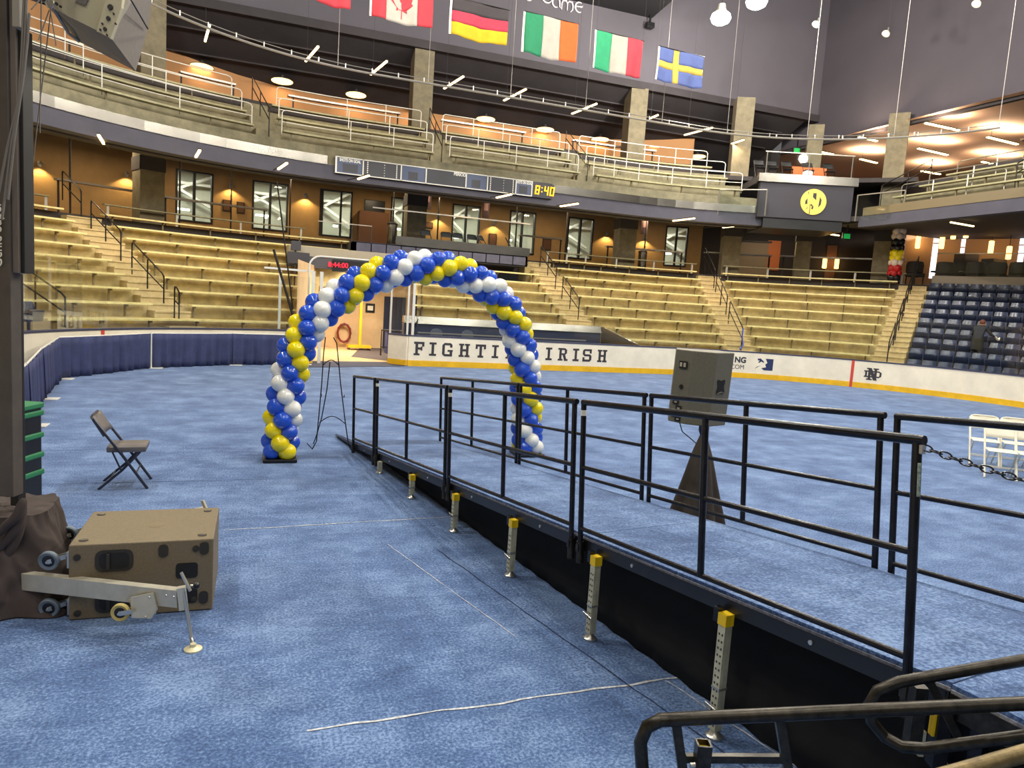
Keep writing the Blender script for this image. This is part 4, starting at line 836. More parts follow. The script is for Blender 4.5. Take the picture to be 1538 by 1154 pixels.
for k, (a, b) in enumerate(RIS): strip(lev(*a,11.45), lev(*b,11.45), RNM[k]+' strip lamp on the pale right ceiling', 'strip lamps on the pale right ceiling', 12.05, energy=STRIP_W*2, up=0 if k == 4 else STRIP_W*3.2, wd=0.12, m=mat('warm_lamp_bright',(255,226,150),0.5,emit=7.0))
# ================================================================== netting pipe with cables and net
pp = thing('net_pipe', 'curved steel netting pipe hung on cables around the rink end', 'pipe', P3(20,0,9.3))
N = 110; s0, s1 = 6.0, 35.9
def pz(s): return 9.3+0.0*s
MB().tube([P3(s0+(s1-s0)*i/N,0.0,pz(s0)) for i in range(N+1)], 0.036, 8).build('pipe', M_steel_rail, pp, True)
MB().tube([P3(s0+(s1-s0)*i/N,0.0,pz(s0)+0.13) for i in range(N+1)], 0.014, 5).build('wire', M_steel_rail, pp, True)
for k in range(36):
    s = s0+0.4+0.84*k; MB().tube([P3(s,0,9.3),P3(s,0,9.46)], 0.022, 6).build('clamp', M_zinc, pp)
CB = [6.4,12.04,14.94,17.8,20.62,23.74,26.54,29.64,32.62,35.86]
for k, s in enumerate(CB): MB().tube([P3(s,0,9.35),P3(s,0,16.6 if s < 27 else 25.9)], 0.010, 5).build('cable', M_cable, pp)
for s in (24.9,28.5,30.9,33.4):
    MB().tube([P3(s,0,9.32),P3(s,0,9.42)], 0.03, 6).build('clamp', M_zinc, pp)
# ================================================================== flags
def flag(name, lab, s0, s1, zt, zb, colour_fn, seed):
    t = thing('flag', lab, 'flag', P3((s0+s1)/2,-1,zt), group='national flags hung above the rink end')
    rnd = random.Random(seed); ph = rnd.uniform(0,6); W_ = (s1-s0)
    def pos(u, v, d=0.0): 
        fold = 0.05*math.sin(9*u+ph+2.2*v)*(0.3+v)+0.03*math.sin(21*u+ph*2)*v
        sag = -0.05*math.sin(pi*u)*v
        p = P3(s0+W_*u, -1+fold+d, zt+(zb-zt)*v+sag-0.03*u); return p
    bands = colour_fn()
    for nm, m, (u0,u1,v0,v1) in bands:
        b = MB(); nu = max(2,int(30*(u1-u0))); nv = max(2,int(14*(v1-v0))); b.grid(nu, nv, lambda a, c: pos(u0+(u1-u0)*a, v0+(v1-v0)*c))
        o = b.build(nm, m, t, True)
        md = o.modifiers.new('cloth_thickness', 'SOLIDIFY'); md.thickness = 0.006
    MB().tube([pos(-0.02,0)+Vector((0,0,0.02)), pos(1.02,0)+Vector((0,0,0.0))], 0.018, 6).build('top_rod', M_rail_dark, t)
    b = MB(); b.grid(2,14, lambda a, c: pos(-0.035+0.035*a, c)); o = b.build('hoist_band', M_white_plastic, t); md = o.modifiers.new('cloth_thickness','SOLIDIFY'); md.thickness = 0.008
    for q in (0.0, 1.0): MB().tube([pos(q,0), Vector((pos(q,0).x,pos(q,0).y,16.6))], 0.003, 4).build('cord', M_dark, t)
    return t, pos
fm = lambda n, c: mat('flag_'+n, c, 0.85, var=0.05, scale=4)
F_red, F_wht, F_blk, F_dred, F_gold = fm('red',(190,56,66)), fm('white',(182,172,160)), fm('black',(62,56,58)), fm('darkred',(186,56,76)), fm('gold',(208,170,28))
F_grn, F_org, F_grn2, F_red2, F_blue, F_yel = fm('green',(40,128,88)), fm('orange',(226,98,44)), fm('green_light',(52,156,108)), fm('red_bright',(204,66,78)), fm('blue',(92,106,160)), fm('yellow',(212,180,80))
v3 = lambda a, b, c: (lambda: [('stripe',a,(0,1/3,0,1)),('stripe',b,(1/3,2/3,0,1)),('stripe',c,(2/3,1,0,1))])
t, pos = flag('ca', 'red and white flag with red maple leaf', 12.84, 14.76, 11.85, 10.68, lambda: [('stripe',F_red,(0,0.25,0,1)),('stripe',F_wht,(0.25,0.75,0,1)),('stripe',F_red,(0.75,1,0,1))], 1)
leaf = [(0,-0.95),(0.03,-0.95),(0.03,-0.5),(0.36,-0.58),(0.33,-0.42),(0.7,-0.1),(0.6,-0.02),(0.66,0.22),(0.42,0.2),(0.38,0.32),(0.18,0.12),(0.26,0.55),(0.14,0.48),(0,0.8)]
leaf = leaf+[(-x,y) for x, y in reversed(leaf[1:-1])]
MB().add([pos(0.5+x*0.26, 0.46-y*0.45, -0.012) for x, y in leaf], [tuple(range(len(leaf)))]).build('maple_leaf', F_red, t)
flag('us', 'partly seen red flag at the top edge of the picture', 10.3, 12.1, 12.2, 10.72, lambda: [('stripe',F_red,(0,1,0,1))], 2)
flag('de', 'black, red and gold flag with horizontal stripes', 15.37, 17.22, 11.7, 10.6, lambda: [('stripe',F_blk,(0,1,0,0.33)),('stripe',F_dred,(0,1,0.33,0.64)),('stripe',F_gold,(0,1,0.64,1))], 3)
flag('ie', 'green, white and orange flag with vertical stripes', 17.81, 19.68, 11.74, 10.49, v3(F_grn,F_wht,F_org), 4)
flag('it', 'green, white and red flag with vertical stripes', 20.37, 22.16, 11.64, 10.42, v3(F_grn2,F_wht,F_red2), 5)
flag('se', 'blue flag with yellow cross', 22.82, 24.65, 11.54, 10.45, lambda: [('field',F_blue,(0,0.32,0,0.4)),('field',F_blue,(0.44,1,0,0.4)),('field',F_blue,(0,0.32,0.6,1)),('field',F_blue,(0.44,1,0.6,1)),('cross',F_yel,(0.32,0.44,0,1)),('cross',F_yel,(0,0.32,0.4,0.6)),('cross',F_yel,(0.44,1,0.4,0.6))], 6)
# unlit fixtures on the dark wall, camera at the roof corner, exit signs
for k, (x, y) in enumerate(((1226,36),(1331,50),(1467,5))):
    p = lev(x, y, 15.0); t = thing('flood_lamp', ORD[k]+' unlit white floodlight from the left hanging before the dark wall', 'lamp', p, group='unlit floodlights')
    MB().lathe([(0.06,0.12),(0.16,0.02),(0.17,-0.05),(0.12,-0.07)], Matrix.Translation(p) @ Matrix.Rotation(0.6,4,'Y'), 14).build('head', M_white_plastic, t, True)
    MB().tube([p+Vector((0.08,0,0.1)), p+Vector((0.1,0,0.26))], 0.03, 6).build('bracket', M_zinc, t); MB().tube([p+Vector((0.1,0,0.26)), Vector((p.x+0.1,p.y,26))], 0.012, 5).build('hanger', M_dark, t)
p = lev(976,36,16.2); t = thing('roof_camera', 'small dark camera at the roof corner above the far wall', 'camera', p); MB().bbox(p.x-0.2,p.x+0.2,p.y-0.15,p.y+0.15,p.z-0.2,p.z+0.05,0.03).build('body', M_black, t); MB().bar(p,p+Vector((0,0,0.6)),0.08,0.08).build('mount', M_black, t)
def exit_sign(p, dirx, lab):
    t = thing('exit_sign', lab, 'sign', p); n = Vector((dirx.y,-dirx.x,0)); Mx = frame(p, dirx, n)
    MB().prism([(-0.2,-0.17),(0.2,-0.17),(0.2,0.17),(-0.2,0.17)], Mx, -0.08).build('case', M_black, t)
    MB().prism([(-0.15,-0.11),(0.15,-0.11),(0.15,0.11),(-0.15,0.11)], Mx, 0.01).build('lit_face', M_green_led, t)
    MB().bar(p+Vector((0,0,0.2)),p+Vector((0,0,0.8)),0.04,0.04).build('stem', M_black, t)
exit_sign(at(1197,226,38), Vector((0.94,-0.34,0)), 'small green lit sign above the corner box'); exit_sign(at(1272,355,33.5), Vector((0.94,-0.34,0)), 'small green lit sign below the corner box')
# ================================================================== drape line along the left boards
DP = [(-2.9,10.0),(-3.25,12.45),(-3.72,15.18),(-4.12,18.2),(-2.62,20.95),(-0.65,22.4),(1.38,23.15)]
DN = ['nearest','second','third','fourth','fifth','farthest']
for k, (a, b) in enumerate(zip(DP, DP[1:])):
    a = Vector((*a,0)); b = Vector((*b,0)); d = (b-a); n = Vector((-d.y,d.x,0)).normalized(); L = d.length; ph = random.uniform(0,6)
    t = thing('drape', DN[k]+' navy drape panel of the low drape line along the left boards', 'drape', (a+b)/2, group='navy drape panels')
    def pos(u, v, a=a, d=d, n=n, L=L, ph=ph):
        f = 0.035*math.sin(u*L*21+ph+1.5*math.sin(u*L*3))+0.03*math.sin(u*L*9.3+2*ph)+0.016*math.sin(u*L*43+ph)
        z = 0.93-0.91*v-0.015*math.sin(pi*u); return a+d*(-0.004+1.008*u)+n*(f*(0.35+0.65*v)-0.02)+Vector((0,0,z))
    o = MB().grid(int(L*26), 5, pos).build('cloth', M_drape, t, True); md = o.modifiers.new('cloth_thickness','SOLIDIFY'); md.thickness = 0.006
    MB().tube([a+Vector((0,0,0.93)), b+Vector((0,0,0.93))], 0.017, 8).build('pipe', M_white_pipe, t, True)
for k, p in enumerate(DP):
    p = Vector((*p,0)); t = thing('drape_post', ORD[k]+' white drape post counted from the near end', 'post', p, group='drape posts')
    MB().tube([p, p+Vector((0,0,0.96))], 0.022, 8).build('pole', M_white_pipe, t, True)
    MB().bbox(p.x-0.1,p.x+0.28,p.y-0.14,p.y+0.14,0.0,0.018,0.004).build('base_plate', M_white_pipe, t)
# ================================================================== balloon arch
AP = [(0,0.0),(0.0,0.12),(0.03,0.57),(0.09,1.11),(0.19,1.56),(0.42,1.98),(0.8,2.31),(1.24,2.58),(1.75,2.74),(2.34,2.72),(2.87,2.51),(3.21,2.17),(3.4,1.78),(3.54,1.29),(3.61,0.67),(3.66,0.12),(3.66,0.0)]
AX0, AY0 = 0.336, 9.95; ADX = Vector((0.9992,0.0398,0)); ADN = Vector((0.0398,-0.9992,0))
def catmull(P_, n=12):
    out = []
    for i in range(len(P_)-1):
        p0 = P_[max(0,i-1)]; p1 = P_[i]; p2 = P_[i+1]; p3 = P_[min(len(P_)-1,i+2)]
        for j in range(n):
            t = j/n; out.append(tuple(0.5*((2*p1[c])+(-p0[c]+p2[c])*t+(2*p0[c]-5*p1[c]+4*p2[c]-p3[c])*t*t+(-p0[c]+3*p1[c]-3*p2[c]+p3[c])*t**3) for c in (0,1)))
    return out+[P_[-1]]
cv = catmull(AP); cum = [0]
for a, b in zip(cv, cv[1:]): cum.append(cum[-1]+math.hypot(b[0]-a[0], b[1]-a[1]))
def arch_at(l):
    for i in range(len(cv)-1):
        if l <= cum[i+1]: 
            f = (l-cum[i])/max(1e-9,cum[i+1]-cum[i]); a, b = cv[i], cv[i+1]; x, z = a[0]+(b[0]-a[0])*f, a[1]+(b[1]-a[1])*f
            a, b = cv[max(0,i-3)], cv[min(len(cv)-1,i+4)]; return x, z, b[0]-a[0], b[1]-a[1]
    a, b = cv[-4], cv[-1]; return b[0], b[1], b[0]-a[0], b[1]-a[1]
arch = thing('balloon_arch', 'spiral balloon arch in blue, yellow and white', 'balloon arch', (AX0+1.83,AY0,0))
def balloon_mesh(name, m, r=0.121):
    prof = []
    for i in range(13):
        a = pi*i/12; z = -math.cos(a); rr_ = math.sin(a); prof.append((max(0.004,r*rr_*(1.0 if z > 0 else 0.97+0.03*(1+z))), r*z*1.06))
    prof = [(0.012,-r*1.2),(0.016,-r*1.12)]+prof[1:]
    return MB().lathe(prof, Matrix.Identity(4), 20).mesh(name, m, True)
BM = [balloon_mesh('balloon_yellow', M_yel_b), balloon_mesh('balloon_blue', M_blue_b), balloon_mesh('balloon_white', M_whi_b), None]; BM[3] = BM[1]
NL = int(cum[-1]/0.163)
ainv = wm(arch).inverted()
for k in range(NL+1):
    l = 0.1+(cum[-1]-0.2)*k/NL; x, z, tx, tz_ = arch_at(l); tl = math.hypot(tx,tz_); tx /= tl; tz_ /= tl
    c = Vector((AX0,AY0,0))+ADX*x+Vector((0,0,z)); e1 = ADN; e2 = ADX*(-tz_)+Vector((0,0,tx))     # normal pair of the tube: towards the viewer, outwards
    for j in range(4):
        an = R(45*k+90*j-38); d = e1*math.cos(an)+e2*math.sin(an); p = c+d*0.134; p.z = max(p.z, 0.14)
        q = d.to_track_quat('Z','Y').to_matrix().to_4x4(); q.translation = p; sc_ = random.uniform(0.94,1.05)
        put('balloon', BM[j], arch, ainv @ q @ Matrix.Diagonal((sc_,sc_,sc_,1)))
for x in (0.0, 3.66):
    p = Vector((AX0,AY0,0))+ADX*x; MB().bbox(p.x-0.22,p.x+0.22,p.y-0.2,p.y+0.2,0.0,0.05,0.012).build('base_plate', M_black, arch)
rod = [(Vector((AX0,AY0,0))+ADX*arch_at(cum[-1]*i/60)[0]+Vector((0,0,max(0.04,arch_at(cum[-1]*i/60)[1])))) for i in range(61)]
MB().tube(rod, 0.012, 6).build('arch_rod', M_zinc, arch, True)
# ================================================================== wrought-iron easel
ez = thing('easel', 'slender black wrought iron display easel behind the balloon arch', 'easel', (1.05,10.4,0))
fl_ = lambda x, z, y=0.0: Vector((0.83+x*0.934, 10.62-x*0.15+y, z))
MB().tube([fl_(-0.02,0.0),fl_(0.04,0.12),fl_(0.06,0.45),fl_(0.09,1.0),fl_(0.1,1.4),fl_(0.12,1.66)], 0.008, 6).build('front_leg', M_iron, ez, True)
MB().tube([fl_(0.56,0.02),fl_(0.52,0.12),fl_(0.46,0.45),fl_(0.37,1.0),fl_(0.33,1.3),fl_(0.29,1.58),fl_(0.24,1.66)], 0.008, 6).build('front_leg', M_iron, ez, True)
MB().tube([fl_(0.2,1.30),fl_(0.17,0.9),fl_(0.12,0.45,0.15),fl_(0.06,0.16,0.25),fl_(0.02,0.02,0.3)], 0.008, 6).build('rear_leg', M_iron, ez, True)
MB().tube([fl_(0.075,0.40)]+[fl_(0.075+0.38*i/8,0.40+0.10*math.sin(pi*i/8)) for i in range(1,8)]+[fl_(0.46,0.40)], 0.007, 6).build('cross_arc', M_iron, ez, True)
MB().tube([fl_(0.1,1.25)]+[fl_(0.1+0.24*i/8,1.25+0.08*math.sin(pi*i/8)) for i in range(1,8)]+[fl_(0.34,1.25)], 0.007, 6).build('cross_arc', M_iron, ez, True)
for x, sg in ((-0.02,-1),(0.56,1)):
    MB().tube([fl_(x+sg*(0.05-0.05*math.cos(a)*(1-a/9)), 0.055-0.05*math.sin(a+1.57)*(1-a/9)) for a in [0.5*i for i in range(14)]], 0.007, 6).build('foot_scroll', M_iron, ez, True)
for x in (0.08,0.42): MB().tube([fl_(x,0.80,0.02),fl_(x,0.80,-0.1),fl_(x,0.84,-0.12)], 0.006, 6).build('support_peg', M_iron, ez, True)
# ================================================================== folding chairs
def folding_chair(name, lab, loc, rot, m_fr, m_pad, group, padded=True):
    t = thing(name, lab, 'chair', loc, rot, group); I = Matrix.Identity(4)
    def bl(nm, b, m, sm=True): return put(nm, b.mesh(nm, m, sm), t, I)
    hw_ = 0.22
    for sx in (-1,1):    # local: chair faces -y; long leg from the top of the back to the front foot
        bl('front_leg', MB().tube([(sx*hw_,0.30,0.80),(sx*hw_,0.02,0.40),(sx*hw_,-0.24,0.0)], 0.016, 8), m_fr)
        bl('rear_leg', MB().tube([(sx*(hw_-0.03),-0.16,0.43),(sx*(hw_-0.03),0.02,0.22),(sx*(hw_-0.03),0.26,0.0)], 0.015, 8), m_fr)
        bl('brace', MB().bar((sx*(hw_-0.01),0.12,0.44),(sx*(hw_-0.01),0.03,0.22),0.006,0.018), m_fr)
    bl('crossbar', MB().tube([(-hw_,-0.12,0.18),(hw_,-0.12,0.18)], 0.009, 6), m_fr); bl('crossbar', MB().tube([(-hw_+0.03,0.14,0.12),(hw_-0.03,0.14,0.12)], 0.009, 6), m_fr)
    bl('top_bow', MB().tube([(-hw_,0.30,0.80),(-hw_+0.03,0.315,0.83),(-hw_+0.08,0.32,0.845),(hw_-0.08,0.32,0.845),(hw_-0.03,0.315,0.83),(hw_,0.30,0.80)], 0.013, 6), m_fr)
    th = 0.045 if padded else 0.014
    def back(a, c):
        x = (a-0.5)*2*(hw_-0.005); z = 0.62+0.21*c; edge = 1-abs(a-0.5)*2; return Vector((x, 0.19+0.5*(z-0.62)*1.15-0.03*(1-(2*a-1)**2)*-1, z))
    b = MB().grid(10, 4, back).mesh('backrest', m_pad, True); o = put('backrest', b, t, I); md = o.modifiers.new('pad_thickness','SOLIDIFY'); md.thickness = th; md.offset = 0
    bl('seat', MB().bbox(-hw_+0.015,hw_-0.015,-0.22,0.18,0.425,0.425+th*1.4,0.012), m_pad)
    return t
folding_chair('folding_chair', 'slate grey padded folding chair alone on the blue carpet', (-1.25,8.7,0), R(92), M_chair_grey, M_chair_pad, None)
cp = lev(190,728); COL.objects['folding_chair'].location = (cp.x, cp.y, 0); COL.objects['folding_chair'].scale = (0.97,0.97,0.97)
WC = [((1474,697),'white folding chair in the far row, left end by the rail'),((1498,716),'white folding chair in the near row, left of its neighbour'),((1521,702),'white folding chair in the far row, right of the end chair'),((1545,722),'white folding chair cut off at the right edge, near row'),((1568,707),'white folding chair just beyond the right edge, far row')]
for (x, y), lab in WC:
    p = lev(x, y); folding_chair('white_folding_chair', lab, (p.x,p.y,0), R(-44), M_white_plastic, M_white_plastic, 'white folding chairs at the right', False)
# ================================================================== ramp
RDv = _uv((0.47264,-0.88126,0)); RNv = _uv((0.88126,0.47264,0)); RC0 = _uv((-0.1773,6.4018,0)); SL = 0.0887
def rz(a): return 0.545+SL*a
def rp(a, n, h=0.0): p = RC0+RDv*a+RNv*n; return Vector((p.x,p.y,rz(a)+h))
RW = 1.22
def rbox(a0, a1, n0, n1, h0, h1, b=None):
    b = b or MB(); return b.add([rp(a0,n0,h0),rp(a1,n0,h0),rp(a1,n1,h0),rp(a0,n1,h0),rp(a0,n0,h1),rp(a1,n0,h1),rp(a1,n1,h1),rp(a0,n1,h1)], [(3,2,1,0),(4,5,6,7),(0,1,5,4),(1,2,6,5),(2,3,7,6),(3,0,4,7)])
DEC = [(-5.55,-3.32),(-3.32,-0.82),(-0.82,1.62),(1.62,4.22)]
DNM = ['lowest','second','third','highest']
M_deckedge = mat('deck_edge_wood', (150,150,156), 0.8, var=0.3, scale=40)
RAMP = []
for k, (a0, a1) in enumerate(DEC):
    t = thing('ramp_deck', DNM[k]+' carpeted deck section of the black ramp', 'ramp', Vector((*rp((a0+a1)/2,0.6)[:2],0)), group='ramp deck sections'); RAMP.append(t)
    low = -0.115 if k else -0.10
    rbox(a0+0.004,a1-0.004,0.012,RW-0.012,-0.02,0.0).build('carpet_top', carpet, t)
    rbox(a0+0.004,a1-0.004,0.004,RW-0.004,-0.034,-0.02).build('plywood_edge', M_deckedge, t)
    b0 = a0 if k else -4.35
    for n0, n1 in ((0.0,0.045),(RW-0.045,RW)): rbox(b0+0.004,a1-0.004,n0,n1,low,-0.034).build('side_beam', M_black, t)
    rbox(b0+0.004,b0+0.05,0.045,RW-0.045,low,-0.034).build('end_beam', M_black, t); rbox(a1-0.05,a1-0.004,0.045,RW-0.045,low,-0.034).build('end_beam', M_black, t)
    if k == 0:
        MB().add([rp(-4.35,0,-0.10),rp(-4.35,RW,-0.10),rp(-5.5,RW,-0.03),rp(-5.5,0,-0.03),rp(-4.35,0,-0.034),rp(-4.35,RW,-0.034),rp(-5.55,RW,-0.02),rp(-5.55,0,-0.02)],[(0,1,2,3),(7,6,5,4),(0,4,5,1),(1,5,6,2),(2,6,7,3),(3,7,4,0)]).build('toe_plate', M_black, t)
    for q in (0.22,0.75):
        aa = a0+(a1-a0)*q
        if aa > -4.2: MB().cyl(rp(aa,-0.008,-0.075), rp(aa,0.002,-0.075), 0.012, 10).build('bolt', M_zinc, t)
LEG = [(-3.068,0.0),(-1.85,0.0),(-0.60,0.0),(0.618,0.0),(1.834,0.0),(3.055,0.0)]
def ramp_leg(a, n):
    dk = RAMP[[k for k, (x0, x1) in enumerate(DEC) if x0 <= a <= x1][0]]
    base = rp(a,n); base.z = 0; top = rz(a)-0.11; sg = -1 if n < 0.6 else 1
    w_ = 0.026; Mx = Matrix.Translation(base) @ Matrix.Rotation(math.atan2(RDv.y,RDv.x),4,'Z'); foot = 0.05 if top > 0.2 else 0.02; oy = 0.03*sg
    t = MB().box(-w_,w_,-w_+oy,w_+oy,foot,max(top-0.005,foot+0.05),Mx).build('leg', M_galv, dk)
    hs = MB(); z = foot+0.03
    while z < top-0.1:
        for lx in (-0.011,0.011): hs.box(lx-0.005,lx+0.005,oy-w_-0.0015,oy-w_,z-0.006,z+0.006,Mx)
        hs.box(-w_-0.0015,-w_,oy-0.004,oy+0.004,z-0.005,z+0.005,Mx); z += 0.04
    if hs.v: hs.build('hole_rows', M_galv_hole, t)['kind'] = 'stuff'
    if top > 0.2:
        MB().box(-w_-0.004,w_+0.004,oy-w_-0.004,oy+w_+0.004,top-0.055,top+0.01,Mx).build('yellow_sleeve', M_yellow_sleeve, t)
        MB().box(-w_-0.04,-w_-0.006,oy-0.03,oy+0.01,top-0.05,top+0.03,Mx).build('latch', M_blackmetal, t)
        MB().box(-w_-0.003,w_+0.003,oy-w_-0.003,oy+w_+0.003,foot+(top-foot)*0.36,foot+(top-foot)*0.36+0.012,Mx).build('inner_collar', M_zinc, t)
    MB().lathe([(0.046,0.0),(0.048,0.014),(0.03,0.026),(0.018,foot+0.01)], Mx @ Matrix.Translation((0,oy,0)), 16).build('foot_pad', M_zinc, t, True)
    if top > 0.3: MB().tube([Mx @ Vector(q) for q in ((-0.035,oy-0.03,foot+0.1),(-0.05,oy-0.04,foot+0.14),(0.05,oy-0.04,foot+0.13))], 0.004, 5).build('locking_clip', M_zinc, t)
for a, n in LEG+[(3.055,RW)]: ramp_leg(a, n)
# black skirt hung under the deck, a little inside of the legs
sk = thing('ramp_skirt', 'black cloth skirt hanging under the ramp deck', 'skirt', Vector((*rp(0,0.25)[:2],0)))
def skp(u, v): a = -4.1+8.25*u; p = rp(a,0.20+0.012*math.sin(a*23),-0.11); return Vector((p.x,p.y,p.z*(1-v)+0.004*v))
o = MB().grid(60,4,skp).build('front_cloth', M_black_cloth, sk, True); o.modifiers.new('cloth_thickness','SOLIDIFY').thickness = 0.004
o = MB().grid(8,4,lambda u,v: (lambda p: Vector((p.x,p.y,p.z*(1-v)+0.004*v)))(rp(4.13,0.20+0.95*u,-0.11))).build('end_cloth', M_black_cloth, sk, True); o.modifiers.new('cloth_thickness','SOLIDIFY').thickness = 0.004
o = MB().grid(60,4,lambda u,v: (lambda p: Vector((p.x,p.y,p.z*(1-v)+0.004*v)))(rp(-4.1+8.25*u,RW-0.07,-0.11))).build('rear_cloth', M_black_cloth, sk, True); o.modifiers.new('cloth_thickness','SOLIDIFY').thickness = 0.004
# guard rails
GN = Vector((-SL*RDv.x, -SL*RDv.y, 1)).normalized()
def rail_pt(a, n, h): return rp(a, n)+GN*h
def guard(posts, n, lab, ends, sg, grp):
    t = thing('guard_rail', lab, 'railing', rp((posts[0]+posts[-1])/2,n,-0.1), group=grp); r = 0.019
    for i, a in enumerate(posts):
        end = i in (0,len(posts)-1); lo = (-0.2 if ends[0 if i == 0 else 1] else -0.12) if end else 0.045
        MB().tube([rail_pt(a,n,lo), rail_pt(a,n,0.955)], r*1.05, 10).build('post', M_blackmetal, t, True)
        if end:
            MB().tube([rail_pt(a,n,-0.2), rail_pt(a,n,-0.045)], 0.027, 10).build('socket', M_blacktube_worn, t, True)
            MB().bar(rail_pt(a,n+sg*0.012,-0.09), rail_pt(a,n+sg*-0.03,-0.09), 0.03, 0.05).build('socket_bracket', M_blacktube_worn, t)
            MB().tube([rail_pt(a,n,0.86), rail_pt(a,n,0.90)], r*1.13, 10).build('white_tape', M_white_plastic, t, True) if (i == 0 and posts[0] > -4 and sg > 0) else None
    e0, e1 = posts[0]-0.012, posts[-1]+0.03
    MB().tube([rail_pt(e0,n,0.955), rail_pt(e1,n,0.955)], r*1.12, 10).build('top_rail', M_blackmetal, t, True)
    MB().tube([rail_pt(posts[0],n,0.49), rail_pt(posts[-1],n,0.49)], r*0.85, 10).build('mid_rail', M_blackmetal, t, True)
    MB().tube([rail_pt(posts[0],n,0.05), rail_pt(posts[-1],n,0.05)], r*0.85, 10).build('bottom_rail', M_blackmetal, t, True)
NN_ = -0.03
for k, ps in enumerate(((-4.36,-3.36),(-3.24,-2.08,-0.9),(-0.80,0.40,1.50),(1.62,2.84,4.06))):
    guard(ps, NN_, ('short lowest','second','third','highest, nearest')[k]+' black guard rail panel on the near ramp side', (True,True), 1, 'near side ramp guard rails')
for k, ps in enumerate(((-4.15,-3.02,-1.72),(-1.64,-0.60,0.70),(0.80,1.92,3.02),(3.13,4.2,5.3))):
    guard(ps, RW+0.03, ('lowest','second','third','highest, cut off at the right')[k]+' black guard rail panel on the far ramp side', (False,False), -1, 'far side ramp guard rails')
# level landing after the ramp
ld = thing('landing_deck', 'carpeted level landing at the top of the ramp, lower right', 'deck', Vector((*rp(5.2,1.2)[:2],0)))
def lbox(a0, a1, n0, n1, z0, z1, nm, m):
    q = [RC0+RDv*a+RNv*n for a, n in ((a0,n0),(a1,n0),(a1,n1),(a0,n1))]; return MB().add([(p.x,p.y,z) for z in (z0,z1) for p in q], [(3,2,1,0),(4,5,6,7),(0,1,5,4),(1,2,6,5),(2,3,7,6),(3,0,4,7)]).build(nm, m, ld)
LZ = rz(4.22)
lbox(4.225,6.4,0.0,2.6,LZ-0.02,LZ,'carpet_top',carpet); lbox(4.225,6.4,-0.006,2.606,LZ-0.034,LZ-0.02,'plywood_edge',M_deckedge); lbox(4.225,6.4,-0.01,0.04,LZ-0.13,LZ-0.034,'side_beam',M_blacktube_worn); lbox(4.225,4.28,0.04,2.6,LZ-0.13,LZ-0.034,'end_beam',M_black)
lbox(4.225,6.4,0.16,0.17,0.0,LZ-0.034,'skirt_cloth',M_black_cloth)
for a_, n_ in ((4.32,0.06),(6.2,0.06),(4.32,2.5),(6.2,2.5)): lbox(a_-0.025,a_+0.025,n_-0.025,n_+0.025,0,LZ-0.034,'leg',M_blackmetal)
# chain across the ramp top
ch = thing('chain', 'black link chain hooked across the top end of the ramp', 'chain', rail_pt(4.09,NN_,0.9))
c0 = rail_pt(4.08,NN_,0.93); c1 = rail_pt(5.3,0.03,0.82); NLK = 32
def cpt(f): p = c0+(c1-c0)*f; p.z -= 0.22*f*(1-f); return p
for i in range(NLK):
    p = cpt((i+0.5)/NLK); d = (cpt((i+1)/NLK)-cpt(i/NLK)).normalized(); L = (c1-c0).length/NLK*0.72+0.006
    up = Vector((0,0,1)); x = d.cross(up).normalized(); y = x.cross(d).normalized(); sd = y if i % 2 == 0 else x
    lp = []
    for j in range(12):
        an = 2*pi*j/12; lp.append(p+d*(L*0.62*math.cos(an)+ (L*0.12 if math.cos(an) > 0 else -L*0.12))+sd*0.0125*math.sin(an))
    MB().tube(lp, 0.0035, 5, True).build('link', M_blackmetal, ch, True)
pq = rail_pt(5.3,NN_+0.06,0); MB().tube([Vector((c1.x,c1.y,LZ)), Vector((c1.x,c1.y,c1.z+0.06))], 0.02, 10).build('end_post', M_blackmetal, ch, True)
MB().bbox(c0.x-0.012,c0.x+0.012,c0.y-0.012,c0.y+0.012,c0.z-0.03,c0.z+0.01,0.003).build('hook', M_zinc, ch)
st_ = MB().bar(at(1381,696,2.785), at(1379,746,2.785), 0.012, 0.004, CF); stk = st_.build('sticker', mat('pale_sticker',(150,160,140),0.6,var=0.5,scale=60), None)
tag(stk, 'worn pale sticker on the nearest guard rail post', 'sticker')
# end corner stop, side beam and stair unit handrails in the foreground
cs = thing('stage_corner_support', 'black steel stage frame at the top end of the ramp', 'support', Vector((*rp(4.4,0.6)[:2],0)))
DK = 2.66
MB().bar(at(1426,1034,2.72), at(1426,1062,2.72), 0.06, 0.05, CF).build('corner_block', M_blacktube_worn, cs)
for x, y0, y1, wd, m, nm in ((1381,1030,1122,0.05,M_blacktube_worn,'socket_tube'),(1386,1098,1135,0.02,M_galv,'pin'),(1406,1072,1104,0.028,M_yellow_sleeve,'yellow_block'),(1418,1052,1150,0.055,M_blackmetal,'upright')):
    p_, q_ = at(x,y0,DK), at(x-3,y1,DK); q_ = Vector((p_.x,p_.y,q_.z)); MB().bar(p_, q_, wd, wd, CF).build(nm, m, cs)
p_ = at(1418,1150,DK); MB().bar(Vector((p_.x,p_.y,0)), p_, 0.05, 0.05, CF).build('upright', M_galv, cs)
hr = thing('stair_rail_unit', 'worn black steel stair handrail unit in the lower right foreground', 'handrail', Vector((*at(1130,1154,2.3)[:2],0)))
D1 = 2.3
MB().tube([at(985,1400,D1),at(972,1190,D1),at(964,1150,D1),at(962,1115,D1),at(972,1092,D1),at(992,1082,D1),at(1030,1080,D1),at(1538,1057,D1+0.02),at(1700,1050,D1+0.03),at(1712,1052,D1+0.03),Vector((*at(1716,1056,D1+0.03)[:2],LZ))], 0.0235, 12).build('hand_tube', M_blacktube_worn, hr, True)
D2 = 2.5
